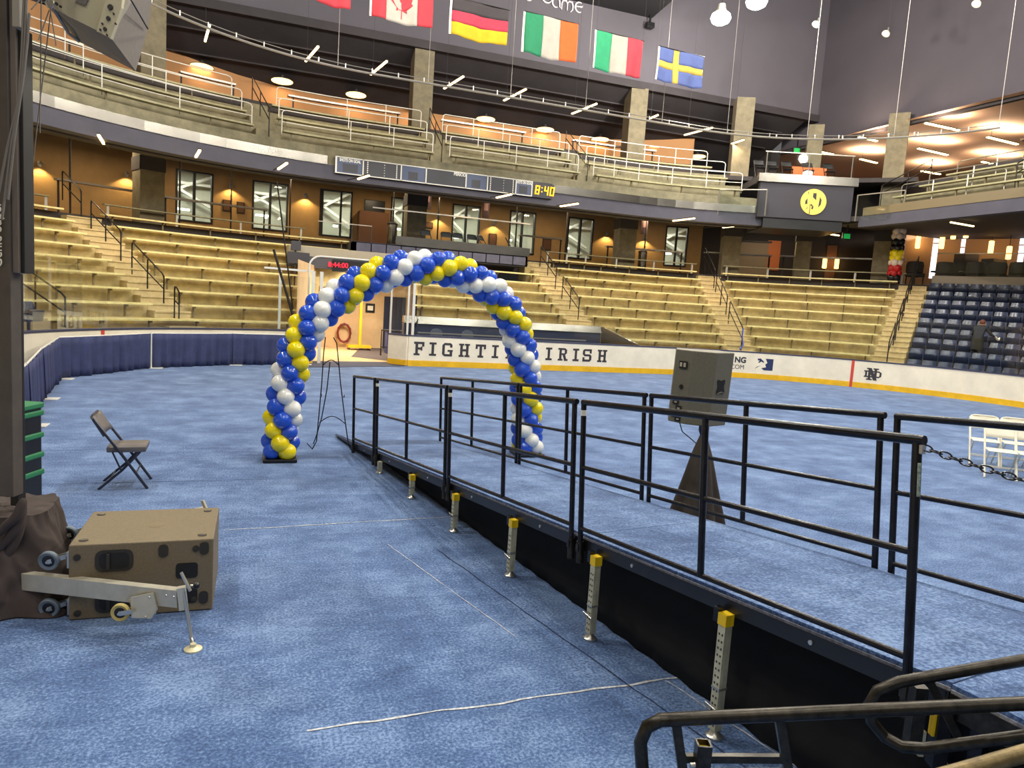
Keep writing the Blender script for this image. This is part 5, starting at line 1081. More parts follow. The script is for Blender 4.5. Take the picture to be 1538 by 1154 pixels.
MB().tube([Vector((*at(1730,956,D2)[:2],LZ)),at(1728,954,D2),at(1718,952,D2),at(1538,992,D2),at(1400,1016,D2),at(1350,1025,D2),at(1318,1038,D2),at(1305,1060,D2),at(1309,1084,D2),at(1328,1107,D2),at(1355,1122,2.46),at(1390,1125,2.42),at(1538,1106,2.28),at(1700,1088,2.2)], 0.0215, 12).build('hand_tube', M_blacktube_worn, hr, True)
MB().tube([at(1330,1190,1.9),at(1440,1160,1.9),at(1560,1126,1.9)], 0.024, 12).build('hand_tube', mat('worn_tan_tube',(120,104,70),0.4,0.5,var=0.3,scale=20), hr, True)
for a_, b_ in (((1015,1086),(1040,1260)),((1170,1076),(1200,1260))):
    q_ = at(*b_,D1); MB().bar(at(*a_,D1), q_, 0.032, 0.02, CF).build('upright_bar', M_blacktube_worn, hr); MB().bar(q_+Vector((0,0,0.02)), Vector((q_.x,q_.y,0)), 0.04, 0.04).build('foot_post', M_blacktube_worn, hr)
MB().bar(at(1030,1139,D1), at(1185,1140,D1), 0.02, 0.026, (0,0,1)).build('cross_bar', M_blacktube_worn, hr)
MB().bar(at(1030,1160,D1), at(1185,1160,D1), 0.02, 0.018, (0,0,1)).build('cross_bar', M_blacktube_worn, hr)
p = at(1057,1116,D1-0.02); s_ = 0.022
for ox, oy, wx, wy in ((-s_,0,0.004,2*s_),(s_,0,0.004,2*s_),(0,-s_,2*s_,0.004),(0,s_,2*s_,0.004)):
    c = p+Vector((CR.x,CR.y,0))*ox+Vector((CF.x,CF.y,0))*oy; MB().bar(c, c-Vector((0,0,0.25)), wx+0.002, wy+0.002, CF).build('socket_wall', M_blacktube_worn, hr)
MB().bar(p-Vector((0,0,0.02)), p-Vector((0,0,0.2)), 0.036, 0.036, CF).build('yellow_insert', M_yellow_sleeve, hr)
MB().cyl(at(1037,1150,D1-0.03), at(1052,1149,D1-0.03), 0.009, 10).build('bolt', M_zinc, hr)
MB().bar(at(1395,1022,D2), at(1440,1110,D2), 0.028, 0.012, CF).build('upright_bar', M_blacktube_worn, hr)
# ================================================================== loudspeaker on a skirted stand, beyond the ramp
DS = 6.75
sp = at(1060,645,DS); sx_, sy_ = at(1052,700,DS).x, at(1052,700,DS).y
ls = thing('loudspeaker', 'charcoal loudspeaker cabinet on the skirted stand beyond the ramp', 'loudspeaker', (sx_,sy_,1.2))
zt, zb = at(1062,529,DS).z, at(1062,641,DS).z
TL = 0.0
dirx = Vector((CR.x,CR.y,0)).normalized(); diry = Vector((CF.x,CF.y,0)).normalized()
def px_at(x): return at(x,585,DS)
def pl(x, back): q = px_at(x); return (q.x+diry.x*back, q.y+diry.y*back)
foot = [pl(1017,0.22), pl(1037,0.05), pl(1070,-0.02), pl(1104,0.16), pl(1096,0.5), pl(1026,0.5)]
def cabinet(poly, z0, z1, nm, m, par, lean=0.012):
    n = len(poly); cx = sum(p[0] for p in poly)/n; b = MB()
    lo = [(x-dirx.x*lean,y-dirx.y*lean,z0) for x, y in poly]; hi = [(x+dirx.x*lean,y+dirx.y*lean,z1) for x, y in poly]
    b.add(lo+hi, [tuple(reversed(range(n))), tuple(range(n,2*n))]+[(i,(i+1)%n,n+(i+1)%n,n+i) for i in range(n)]); o = b.build(nm, m, par)
    md = o.modifiers.new('edge_round','BEVEL'); md.width = 0.008; md.segments = 2; return o
cabinet(foot, zb, zt, 'cabinet', M_spk, ls)
fd = Vector((*foot[3],0))-Vector((*foot[2],0)); fn_ = Vector((fd.y,-fd.x,0)).normalized()
def face_pt(i, j, u, z): a = Vector((*foot[i],0)); b = Vector((*foot[j],0)); q = a+(b-a)*u; return Vector((q.x,q.y,z))
def face_mx(i, j, u, z): a = Vector((*foot[i],0)); b = Vector((*foot[j],0)); d = b-a; return frame(face_pt(i,j,u,z)+Vector((d.y,-d.x,0)).normalized()*0.002, d, Vector((d.y,-d.x,0)))
Mx = face_mx(2,3,0.42,zb+(zt-zb)*0.54)
MB().prism([(-0.055,-0.07),(0,-0.058),(0.055,-0.07),(0.066,-0.05),(0.05,0),(0.066,0.05),(0.055,0.07),(0,0.058),(-0.055,0.07),(-0.066,0.05),(-0.05,0),(-0.066,-0.05)], Mx, 0.004).build('handle_recess', M_spk_hole, ls)
MB().tube([Mx @ Vector(q) for q in ((-0.06,-0.066,0.006),(0,-0.05,0.012),(0.06,-0.066,0.006))], 0.005, 6).build('handle_lip', M_spk, ls, True)
Mx = face_mx(0,1,0.55,zb+(zt-zb)*0.80); MB().prism([(-0.05,-0.035),(0.05,-0.035),(0.05,0.035),(-0.05,0.035)], Mx, 0.004).build('badge', M_spk_hole, ls)
for q in (-0.025,0.02): MB().prism([(q-0.014,-0.02),(q+0.014,-0.02),(q+0.014,0.02),(q-0.014,0.02)], Mx, 0.006).build('badge_mark', M_zinc, ls)
Mx = face_mx(0,1,0.55,zb+(zt-zb)*0.5); MB().lathe([(0.022,0),(0.022,0.008),(0.01,0.01)], Mx, 14).build('knob', M_spk_hole, ls)
for j, z in enumerate((0.28,0.2,0.1,0.05)):
    Mx = face_mx(0,1,0.35+0.2*(j%2),zb+(zt-zb)*z); MB().prism([(-0.04,-0.02),(0.03,-0.02),(0.03,0.025),(-0.04,0.025)], Mx, 0.012).build('connector', M_spk_hole, ls)
    MB().prism([(-0.015,-0.006),(0.015,-0.006),(0.015,0.008),(-0.015,0.008)], Mx, 0.016).build('connector_pin', M_zinc, ls)
st = thing('speaker_stand', 'speaker stand under a black pleated skirt beyond the ramp', 'stand', (sx_,sy_,0))
MB().tube([(sx_,sy_,0.02),(sx_,sy_,zb+0.02)], 0.02, 10).build('pole', M_black, st, True)
MB().lathe([(0.03,zb-0.09),(0.05,zb-0.04),(0.05,zb-0.0)], Matrix.Translation((sx_,sy_,0)), 14).build('top_cup', M_black, st, True)
def skirt(u, v):
    a = 2*pi*u; z = (zb-0.08)*(1-v)+0.01*v; t = v; r = (0.03+0.025*min(1,v*6)+0.27*v)*(1+0.16*math.sin(7*a)*min(1,v*1.5)+0.05*math.sin(13*a)*v); return Vector((sx_+r*math.cos(a)+0.0*v, sy_+r*math.sin(a), z))
o = MB().grid(84,16,skirt).build('skirt', mat('faded_black_skirt',(64,56,50),0.95,var=0.15,scale=5), st, True); o.modifiers.new('cloth_thickness','SOLIDIFY').thickness = 0.005
c = face_pt(0,1,0.4,zb+0.05); MB().tube([c, c+Vector((0.02,-0.05,-0.06)), c+diry*-0.05+dirx*0.06+Vector((0,0,-0.13)), Vector((sx_,sy_,zb-0.2))-diry*0.05-dirx*0.02, Vector((sx_,sy_,zb-0.3))-diry*0.05], 0.006, 6).build('cable', M_black, st, True)
# ================================================================== subwoofer box on its side
sw = thing('subwoofer', 'tan brown subwoofer box lying with casters to the left', 'loudspeaker', (-0.69,5.62,0))
X0, X1, Y0, Y1, ZH = -1.14, -0.25, 5.25, 6.02, 0.525
MB().bbox(X0,X1,Y0,Y1,0.004,ZH,0.008).build('cabinet', M_sub, sw)
M_subhole = mat('handle_black',(20,18,16),0.5)
def fpanel(x, z, hx, hz, nm, m, d=0.004, r=0.35, par=None):
    pts = []
    for cx, cz, a0 in ((1,1,0),(-1,1,90),(-1,-1,180),(1,-1,270)):
        rr_ = min(hx,hz)*r*2*0.5
        for q in range(4): an = R(a0+30*q); pts.append((cx*(hx-rr_)+rr_*math.cos(an), cz*(hz-rr_)+rr_*math.sin(an)))
    return MB().prism(pts, frame((x,Y0-0.0005,z),(1,0,0),(0,-1,0)), d).build(nm, m, par or sw)
for x, z in ((-0.87,0.405),(-0.87,0.115)):
    h = fpanel(x,z,0.115,0.075,'grip_recess',mat('grip_frame',(46,42,36),0.5),0.005,0.6); fpanel(x,z,0.09,0.055,'grip_hole',M_subhole,0.007,0.6,h)
    MB().bar((x-0.035,Y0-0.014,z-0.052),(x-0.035,Y0-0.014,z+0.052),0.022,0.02).build('grip_bar', MATS['grip_frame'], sw)
for x, z in ((-0.36,0.115),(-0.36,0.30)):
    h = fpanel(x-0.06,z+0.005,0.07,0.055,'socket_plate',M_subhole,0.004,0.4)
for x, z in ((-0.57,0.455),(-0.31,0.46),(-0.31,0.1)): fpanel(x,z,0.03,0.045,'fitting',MATS['grip_frame'],0.006,0.8)
for x, z in ((-1.09,0.44),(-0.365,0.46),(-1.09,0.05),(-0.37,0.09)): MB().lathe([(0.022,0),(0.022,0.006),(0.012,0.008)], frame((x,Y0,z),(1,0,0),(0,-1,0)), 16).build('port', MATS['grip_frame'], sw, True)
for x, y in ((-1.07,5.34),(-0.33,5.34),(-1.07,5.93),(-0.33,5.93)):
    MB().lathe([(0.03,0),(0.03,0.003),(0.02,0.004)], Matrix.Translation((x,y,ZH)), 18).build('corner_cup', MATS['grip_frame'], sw, True); MB().bar((x-0.018,y,ZH+0.005),(x+0.018,y,ZH+0.005),0.008,0.004).build('cup_pin', M_zinc, sw)
MB().lathe([(0.055,0),(0.055,0.0015),(0.05,0.002)], Matrix.Translation((-0.66,5.62,ZH)), 24).build('maker_badge', mat('badge_tan',(120,106,82),0.5), sw, True)
def caster(c, axis, r, wd, m_t, par, mount):
    axis = Vector(axis).normalized(); c = Vector(c); t = put('caster', MB().lathe([(r*0.62,-wd*0.3),(r*0.9,-wd/2),(r,-wd*0.3),(r,wd*0.3),(r*0.9,wd/2),(r*0.62,wd*0.3)], frame(c,axis.orthogonal(),axis), 22).mesh('caster', m_t, True), par)
    MB().lathe([(r*0.2,-wd*0.42),(r*0.62,-wd*0.3),(r*0.62,wd*0.3),(r*0.2,wd*0.42)], frame(c,axis.orthogonal(),axis), 18).build('wheel_hub', M_black, t, True)
    for sg in (-1,1):
        a = c+axis*sg*(wd/2+0.006); MB().bar(a, Vector(mount)+axis*sg*(wd/2+0.004), 0.03, 0.005, axis).build('fork', M_zinc, t)
    MB().cyl(c-axis*(wd/2+0.014), c+axis*(wd/2+0.014), 0.009, 10).build('axle', M_zinc, t); return t
for y, z in ((5.36,0.40),(5.36,0.07),(5.90,0.40),(5.90,0.09)): caster((X0-0.13,y-0.03,z),(0.25,1,0.12),0.066,0.036,M_rub_grey,sw,(X0-0.03,y,z+0.02)); MB().box(X0-0.02,X0,y-0.06,y+0.05,z-0.05,z+0.06).build('caster_plate', M_zinc, sw)
# ================================================================== lifting tower with draped base, outrigger and hung cabinet
tw = thing('lift_tower', 'dark telescopic lifting tower at the left edge', 'tower', (*at(6,900,4.75)[:2],0))
DT = 4.75
def quadbar(x0, x1, y0, y1, dpt, dep, nm, m, par):       # upright box section seen between columns x0..x1 and rows y0..y1
    zt_, zb_ = at((x0+x1)/2,y0,dpt).z, at((x0+x1)/2,y1,dpt).z; a = at(x0,(y0+y1)/2,dpt); b = at(x1,(y0+y1)/2,dpt)
    c = (a+b)/2; wd = (b-a).length; Mx = Matrix.Translation((c.x,c.y,0)) @ Matrix.Rotation(-YAW,4,'Z'); return MB().bbox(-wd/2,wd/2,0,dep,zb_,zt_,0.004,Mx).build(nm, m, par)
M_tower = mat('tower_charcoal', (86,78,72), 0.5, 0.2, var=0.1, scale=6); M_tower2 = mat('tower_black', (24,22,22), 0.5); M_tower3 = mat('tower_grey', (150,143,132), 0.5)
quadbar(-45,13,-260,745,4.7,0.1,'outer_mast',M_tower,tw); quadbar(14,24,-260,410,4.72,0.1,'mid_mast',mat('tower_brown',(112,102,94),0.5,0.2),tw); quadbar(24,35,42,410,4.74,0.1,'inner_channel',M_tower2,tw)
quadbar(16,28,-260,40,4.66,0.08,'bracket_plate',M_tower3,tw); quadbar(13,25,410,760,4.76,0.08,'inner_channel',M_tower2,tw)
q = at(-6,372,4.68); tmx = frame(q, (0,0,1), -Vector((CF.x,CF.y,0))); 
put('lettering', text_mesh('Genie Super', 0.085, M_white_plastic, 0.002, 'lettering', 'LEFT'), tw, wm(tw).inverted() @ frame(at(-3,402,4.68),(0,0,1),-Vector((CF.x,CF.y,0))))
# cables down the tower
for k, (a, b, c_) in enumerate((((40,-10),(33,120),(3,330)),((44,20),(36,110),(12,300)),((36,0),(28,150),(-4,300)))):
    MB().tube([at(*a,4.6),at((a[0]+b[0])/2+1,(a[1]+b[1])/2,4.6),at(*b,4.6),at((b[0]+c_[0])/2-2,(b[1]+c_[1])/2,4.6),at(*c_,4.6)], 0.008, 6).build('cable', mat('grey_cable',(120,112,104),0.6), tw, True)
og = thing('outrigger', 'silver outrigger arm with screw jack and caster poking out of the cloth', 'outrigger', (*lev(290,976)[:2],0))
d0 = at(20,868,4.62); d1 = at(272,905,4.42)
MB().bar(at(38,872,4.62), at(270,898,4.40), 0.06, 0.115).build('arm', M_alu, og)
MB().bar(at(272,882,4.39), at(276,915,4.39), 0.05, 0.05).build('jack_sleeve', M_alu, og)
jf = lev(290,976)
MB().tube([at(276,888,4.38), at(287,958,4.36), Vector((jf.x,jf.y,0.02))], 0.0115, 10).build('jack_screw', M_zinc, og, True)
MB().lathe([(0.055,0.0),(0.055,0.008),(0.02,0.022),(0.018,0.04)], Matrix.Translation((jf.x,jf.y,0)), 20).build('jack_foot', mat('cream_foot',(224,214,176),0.4,0.3), og, True)
MB().bar(at(272,860,4.37), at(286,888,4.37), 0.018, 0.012).build('jack_crank', M_zinc, og); MB().sphere(at(295,880,4.36), 0.021, 14, 9).build('crank_knob', M_black, og, True); MB().cyl(at(286,880,4.36), at(295,880,4.36), 0.007, 8).build('crank_pin', M_zinc, og)
MB().bar(at(197,912,4.40), at(232,910,4.38), 0.012, 0.11).build('caster_plate', M_alu, og); MB().prism([(-0.08,0.06),(0.06,0.09),(0.085,-0.02),(0.05,-0.075),(-0.075,-0.07)], frame(at(215,912,4.37),CR,-CF), -0.02).build('caster_bracket', M_alu, og)
caster(at(181,920,4.36), (0.25,1,0.0), 0.058, 0.034, M_rub_tan, og, at(200,917,4.36))
for x, y in ((224,898),(249,895),(261,897),(219,927)): p = at(x,y,4.34); MB().sphere(p, 0.008, 8, 6).build('bolt', M_zinc, og, True)
tc_ = at(66,912,4.7); caster((tc_.x,tc_.y,0.06),(0.8,0.55,0), 0.06, 0.045, M_rub_tan, og, (tc_.x,tc_.y,0.16))
# second outrigger behind the box (tip visible above the box)
o2 = thing('outrigger_tip', 'silver tip of a second outrigger behind the subwoofer box', 'outrigger', (-0.4,6.2,0))
MB().bar(at(250,778,5.9), at(306,766,5.9), 0.05, 0.05).build('arm', M_alu, o2); MB().bar(at(304,752,5.85), at(312,770,5.85), 0.03, 0.02).build('jack_crank', M_alu, o2)
MB().tube([at(306,766,5.9), Vector((*at(306,766,5.9)[:2],0.0))], 0.012, 8).build('jack_screw', M_zinc, o2); MB().tube([at(252,778,5.9), Vector((*at(252,778,5.9)[:2],0.0))], 0.012, 8).build('arm_leg', M_alu, o2)
# draped cloth over the tower base
dc = thing('cloth_cover', 'dark brownish cloth draped over the tower base', 'cloth', (*at(20,930,4.8)[:2],0))
cxy = at(5,860,4.85)
from mathutils import noise as mn
def drape(u, v):
    a = 2*pi*u; ca, sa = math.cos(a), math.sin(a); k = (abs(ca)**4+abs(sa)**4)**(-1/4); top = 0.66
    if v < 0.3: r = v/0.3*0.31; z = top
    else:
        w_ = (v-0.3)/0.7; fold = math.sin(7*a+1.6*mn.noise((1.5*ca,1.5*sa,1.2*w_))*2)
        r = 0.31+0.20*w_**1.4+0.05*fold*w_; z = top*(1-w_)**0.95
    nz = mn.noise((3.1*ca*r*4+5,3.1*sa*r*4,z*5.0)); n2 = mn.noise((9*ca*r*3,9*sa*r*3+7,z*9.0)); rd = 1.0-abs(mn.noise((2.3*ca+z*2.4,2.3*sa-z*1.5,z*2.0)))*2
    amp = min(1,v/0.3)
    r2 = r*k+(0.035*nz+0.007*n2+0.012*max(0,rd)**3)*amp*min(1,(1.02-v)*6); z2 = z+(0.02*nz+0.006*n2+0.01*max(0,rd)**3)*(1-abs(2*v-0.8)) if v < 0.9 else z
    return Vector((cxy.x+r2*ca, cxy.y+r2*sa*0.9, max(0.006,z2)))
o = MB().grid(170,70,drape).build('cloth', M_fabric_br, dc, True); o.modifiers.new('cloth_thickness','SOLIDIFY').thickness = 0.006
for k, (ya, yb) in enumerate(((815,752),(838,760),(862,768))):   # gathered swags hanging to the left
    pts = [(-14,ya),(8,ya-24),(24,(ya+yb)/2-6),(33,yb+6),(36,yb-3)]
    cvp = catmull([(float(x),float(y)) for x, y in pts], 6); MB().tube([at(x,y,4.52+0.05*i/len(cvp)+0.03*k) for i, (x, y) in enumerate(cvp)], [0.008+0.026*math.sin(pi*min(0.96,max(0.04,i/len(cvp))))**0.7 for i in range(len(cvp))], 12).build('swag', M_fabric_br, dc, True)
# green cased gear behind the tower
gc = thing('green_case_stack', 'black and green strapped gear bundle behind the tower', 'equipment', (*at(28,740,6.0)[:2],0))
g0 = at(26,700,6.0); Mg2 = Matrix.Translation((g0.x,g0.y,0)) @ Matrix.Rotation(-YAW,4,'Z')
M_grn = mat('green_case',(40,120,76),0.5)
zt_ = at(32,606,6.0).z
MB().bbox(-0.22,0.02,0,0.3,0.25,zt_-0.05,0.02,Mg2).build('case', M_black, gc); MB().bbox(-0.23,0.03,-0.01,0.31,0.12,0.26,0.015,Mg2).build('green_band', M_grn, gc)
for z in (zt_-0.05,zt_-0.12,zt_-0.32,zt_-0.5,zt_-0.66): MB().bbox(-0.225,0.035,-0.015,0.31,z-0.03,z+0.02,0.012,Mg2).build('green_band', M_grn, gc)
MB().bbox(-0.22,0.02,0,0.3,0.0,0.12,0.01,Mg2).build('foot_block', M_black, gc)
# hung loudspeaker cabinet in the top left corner
hs = thing('hung_loudspeaker', 'grey loudspeaker cabinet hanging tilted in the top left corner', 'loudspeaker', at(160,30,5.6))
Dh = 5.6
M_hung = mat('hung_grey',(112,104,98),0.6,var=0.05,scale=30); M_hplate = mat('hung_plate',(190,180,150),0.5,0.1); M_hshade = M_hung
def solid(poly, d0, d1, nm, m, par=None):                # slab between two depths
    n = len(poly); f_ = [at(x,y,d0) for x, y in poly]; c = sum(((p-EYE) for p in f_), Vector())/n; bk = [p+Vector((CF.x,CF.y,0.12))*(d1-d0) for p in f_]
    return MB().add(f_+bk, [tuple(range(n)), tuple(reversed(range(n,2*n)))]+[(i,n+i,n+(i+1)%n,(i+1)%n) for i in range(n)]).build(nm, m, par or hs)
b = MB(); f1 = [at(72,8,5.2),at(166,58,5.05),at(204,107,5.5),at(118,62,5.9)]
V = [at(70,8,5.25),at(166,56,5.1),at(204,107,5.6),at(222,44,5.75),at(236,-60,5.75),at(70,-60,5.25),at(118,62,6.1),at(100,-60,6.2)]
b.add(V, [(0,1,2,6),(1,4,3,2),(0,5,4,1),(6,2,3,7),(0,6,7,5),(3,4,7)]).build('cabinet', M_hung, hs)
solid([(72,-2),(186,-60),(188,-2),(165,58),(152,48),(140,43),(80,12)], 5.04, 5.08, 'rigging_plate', M_hplate)
solid([(120,-3),(133,-3),(128,8),(112,2)], 5.03, 5.045, 'plate_window', M_hung)
solid([(160,-5),(184,-5),(182,12),(166,57),(145,47)], 5.0, 5.03, 'link_bar', mat('link_light',(204,194,164),0.5,0.1))
for x, y, r in ((165,10,0.018),(162,27,0.014),(157,43,0.012),(150,44,0.006),(160,52,0.006),(153,35,0.006),(170,20,0.006),(173,35,0.006),(84,5,0.01),(90,9,0.008)): p = at(x,y,4.99); MB().cyl(p, p+CF*0.012, r, 12).build('pin_hole', M_dark, hs)
MB().tube([at(75,5,5.0)+CR*0.028*math.cos(a)+CU*0.028*math.sin(a) for a in [0.4*i for i in range(16)]], 0.006, 6, True).build('shackle', M_zinc, hs, True)
MB().tube([at(194,-5,5.06),at(222,43,5.68)], 0.006, 6).build('seam_wire', M_dark, hs); MB().tube([at(78,10,5.2),at(103,50,5.6),at(118,62,6.05)], 0.012, 6).build('edge_trim', mat('trim_grey',(140,132,118),0.5), hs, True)
for a, c_ in (((62,0),(60,200)),((74,15),(58,60)),((76,18),(84,68)),((77,10),(30,410)),((66,-8),(47,14))): MB().tube([at(*a,5.1),at(*c_,5.0)], 0.004, 5).build('cord', MATS['grey_cable'], hs)
MB().tube([at(120,-60,5.2),at(119,-260,5.2)], 0.02, 8).build('hanging_chain', M_dark, hs)
# ================================================================== navy stadium seats
ps = MB(); ps.grid(8,6,lambda u,v: Vector(((u-0.5)*0.44*(1-0.08*v**3), 0.06-0.07*v+0.05*(1-(2*u-1)**2)-0.02, 0.42+0.42*v)))
def seat_meshes():
    b = MB().grid(8,6,lambda u,v: Vector(((u-0.5)*0.485*(1-0.10*v**4), 0.10+0.09*v+0.035*(1-(2*u-1)**2), 0.40+0.42*v))); mb = b.mesh('seat_backrest', M_seat_navy, True)
    p = MB().bbox(-0.235,0.235,0.02,0.12,0.34,0.62,0.03, Matrix.Translation((0,-0.02,0.02)) @ Matrix.Rotation(R(12),4,'X')); mp_ = p.mesh('seat_pan', M_seat_navy, True)
    l = MB().box(-0.235,-0.205,-0.05,0.18,0.0,0.5).box(0.205,0.235,-0.05,0.18,0.0,0.5); 
    s = MB().box(-0.02,0.02,0.08,0.14,0.0,0.40).box(-0.235,-0.205,-0.04,0.16,0.36,0.52); ms = s.mesh('seat_standard', mat('seat_iron',(30,34,48),0.5), False); return mb, mp_, ms
mb_, mp_, ms_ = seat_meshes(); mp_.materials.clear(); mp_.materials.append(mat('recess_shaded_pan',(28,35,56),0.3))  # pan darker than the backrest: shade of the recess put into its colour
I4 = Matrix.Identity(4)
def seat(s, i, lab, grp):
    o0 = 0.62+TR*i; p = P3(s,o0,tz(i)-(0.42 if s > 30 else 0.0)); tg = pdir(s); t = thing('stadium_seat', lab, 'seat', p, math.atan2(tg.y,tg.x), grp)
    o = put('backrest', mb_, t, Matrix.Translation((0,0.28,0))); 
    put('seat_pan', mp_, t, Matrix.Translation((0,0.28,0))); put('standard', ms_, t, Matrix.Translation((0,0.28,0)))
for i in range(9):
    o0 = 0.9+TR*i; s = AIS[3]+(hw(AIS[3],o0)+0.3)/1.0*1.0; st0 = 0.515/kk(34,o0); s = AIS[3]+hw(AIS[3],o0)+0.32/kk(34,o0)
    for j in range(int(5.6*kk(34,o0)/0.515)):
        if j > 12: break
        seat(s+j*st0, i, 'navy stadium seat, '+ORD[i]+' row up from the boards, '+ORD[j]+' seat from the stair', 'navy stadium seats beside the right stair')
for j in range(3): seat(2.95+j*0.47, 0, ('nearest','middle','farthest')[j]+' navy seat of the three behind the boards at far left', 'navy seats at the far left')
# panel and glass above the seats
pn = thing('lounge_guard', 'grey panel and glass guard above the navy seats', 'guard', P3(36,8.1,4.3), kind='structure')
MB().sweep([(7.95,4.3),(7.95,4.86),(8.1,4.86),(8.1,4.3)], 33.55, 42, 0.6).build('panel', mat('grey_panel',(150,140,124),0.6), pn)
for j in range(6): a = 33.6+0.9*j; MB().sweep([(8.0,4.86),(8.0,5.85),(8.012,5.85),(8.012,4.86)], a, a+0.88, 0.5).build('glass_pane', M_glass, pn)
MB().sweep([(7.98,5.85),(7.98,5.89),(8.05,5.89),(8.05,5.85)], 33.6, 39, 0.5).build('top_rail', M_steel_rail, pn)
# ================================================================== person wiping the seats
pc = P3(35.45,2.24,tz(2)-0.42); tgp = pdir(35.45); outp = pout(35.45)
pe = thing('person', 'person in dark clothes bending over navy seats, back turned, holding a white cloth', 'person', pc)
def W(x, y, z): return pc+tgp*x+outp*y+Vector((0,0,z))
J = {'pelvis':(0,0,0.92),'waist':(0,0.05,1.05),'chest':(0,0.2,1.28),'neck':(0,0.29,1.42),
     'lh':(-0.1,0,0.88),'lk':(-0.12,0.03,0.48),'la':(-0.12,-0.03,0.07),'lt':(-0.13,0.12,0.04),'rh':(0.1,0,0.88),'rk':(0.12,0.03,0.48),'ra':(0.12,-0.03,0.07),'rt':(0.13,0.12,0.04),
     'ls':(-0.19,0.22,1.34),'le':(-0.29,0.33,1.12),'lw':(-0.24,0.5,0.98),'rs':(0.19,0.22,1.34),'re':(0.32,0.3,1.14),'rw':(0.44,0.42,1.04)}
RADS = {'pelvis':(0.17,0.12),'waist':(0.155,0.11),'chest':(0.17,0.12),'neck':(0.055,0.055),'lh':(0.1,0.1),'lk':(0.07,0.07),'la':(0.05,0.05),'lt':(0.04,0.035),'rh':(0.1,0.1),'rk':(0.07,0.07),'ra':(0.05,0.05),'rt':(0.04,0.035),'ls':(0.065,0.065),'le':(0.05,0.05),'lw':(0.035,0.035),'rs':(0.065,0.065),'re':(0.05,0.05),'rw':(0.035,0.035)}
def skin(name, keys, edges, m, par, root, sub=2):
    idx = {k:i for i, k in enumerate(keys)}; me = bpy.data.meshes.new(name); me.from_pydata([W(*J[k]) for k in keys], [(idx[a],idx[b]) for a, b in edges], []); me.materials.append(m)
    o = put(name, me, par); md = o.modifiers.new('skin','SKIN'); md.use_smooth_shade = True
    for i, k in enumerate(keys): me.skin_vertices[0].data[i].radius = RADS[k]; me.skin_vertices[0].data[i].use_root = (k == root)
    s_ = o.modifiers.new('subdivision','SUBSURF'); s_.levels = sub; s_.render_levels = sub; return o
M_shirt = mat('dark_shirt',(34,36,46),0.9); M_pants = mat('dark_trousers',(36,34,30),0.9)
body = skin('body', list(J), [('pelvis','waist'),('waist','chest'),('chest','neck'),('pelvis','lh'),('lh','lk'),('lk','la'),('la','lt'),('pelvis','rh'),('rh','rk'),('rk','ra'),('ra','rt'),('chest','ls'),('ls','le'),('le','lw'),('chest','rs'),('rs','re'),('re','rw')], M_shirt, pe, 'pelvis')
body.data.materials.append(M_pants)
hd = MB(); hc = W(0.0,0.36,1.53); hd.sphere(hc, 0.1, 16, 12, (0.85,1.0,1.18)); hd.sphere(hc+tgp*0.085, 0.025, 8, 6, (0.5,0.9,1.3)); hd.sphere(hc-tgp*0.085, 0.025, 8, 6, (0.5,0.9,1.3)); hd.sphere(hc+outp*0.1-Vector((0,0,0.01)), 0.02, 8, 6); hd.build('head', M_skin, pe, True)
MB().sphere(hc+Vector((0,0,0.035))-outp*0.015, 0.106, 16, 10, (0.88,1.0,0.98)).build('hair', mat('auburn_hair',(92,44,30),0.7), pe, True)
MB().grid(16,6,lambda u,v: W(0.19*math.cos(2*pi*u)*(1+0.12*v),0.02+0.14*math.sin(2*pi*u)*(1+0.12*v),0.98-0.45*v)).build('trousers', M_pants, pe, True)
for sx in (-1,1):
    wq = J['rw' if sx > 0 else 'lw']; hb_ = MB(); base = Vector(wq)+Vector((0.03*sx,0.05,-0.03)); hb_.sphere(W(*base), 0.04, 10, 7, (0.9,1.1,0.5))
    for q in range(5):
        dx = (q-2)*0.018; ln = (0.05,0.062,0.066,0.06,0.045)[q]
        hb_.tube([W(base.x+dx,base.y+0.02,base.z), W(base.x+dx*1.2,base.y+0.02+ln*0.6,base.z-0.012), W(base.x+dx*1.2,base.y+0.02+ln,base.z-0.035)], [0.009,0.0085,0.007], 6)
    hb_.build('hand', M_skin, pe, True)
rg = MB().grid(8,8,lambda u,v: W(0.42+0.16*u,0.42+0.14*v,1.02+0.03*math.sin(5*u+3*v)+0.04*math.cos(7*v)-0.05*u)).build('wiping_cloth', M_white_plastic, None, True); rg.modifiers.new('cloth_thickness','SOLIDIFY').thickness = 0.012
tag(rg, 'white cloth held by the bending person among navy seats', 'cloth')
# ================================================================== things on the platform and concourse
def conc_chair(s, o, z, rot, lab): 
    tg = pdir(s); return folding_chair('concourse_folding_chair', lab, P3(s,o,z), math.atan2(tg.y,tg.x)+rot, M_chair_grey, mat('slate_plastic',(70,72,76),0.5), 'grey folding chairs on the platform', False)
for k, (s, r) in enumerate(((16.72,0.1),(17.62,-0.1),(18.15,0.0),(18.85,0.05),(19.35,0.7),(20.7,1.2))):
    conc_chair(s, 7.0+0.1*(k%2), 4.45, r, ORD[k]+' grey folding chair from the left behind the platform glass')
for k, f_ in enumerate((0.32,0.56,0.8,0.0,0.15)):
    p = A+(B-A)*f_-nn*0.7; folding_chair('box_folding_chair', ('left dark chair before the column on the corner box','middle dark chair on the corner box','right dark chair on the corner box','leftmost dark chair on the corner box','second dark chair from the left on the corner box')[k], (p.x,p.y,8.7), math.atan2(ab.y,ab.x), M_black, mat('chair_black',(40,38,38),0.5), 'dark chairs on the corner box', False)
t = thing('standing_screen', 'dark orange panel behind the corner box chairs', 'panel', A+(B-A)*0.7-nn*2.2+Vector((0,0,8.42)))
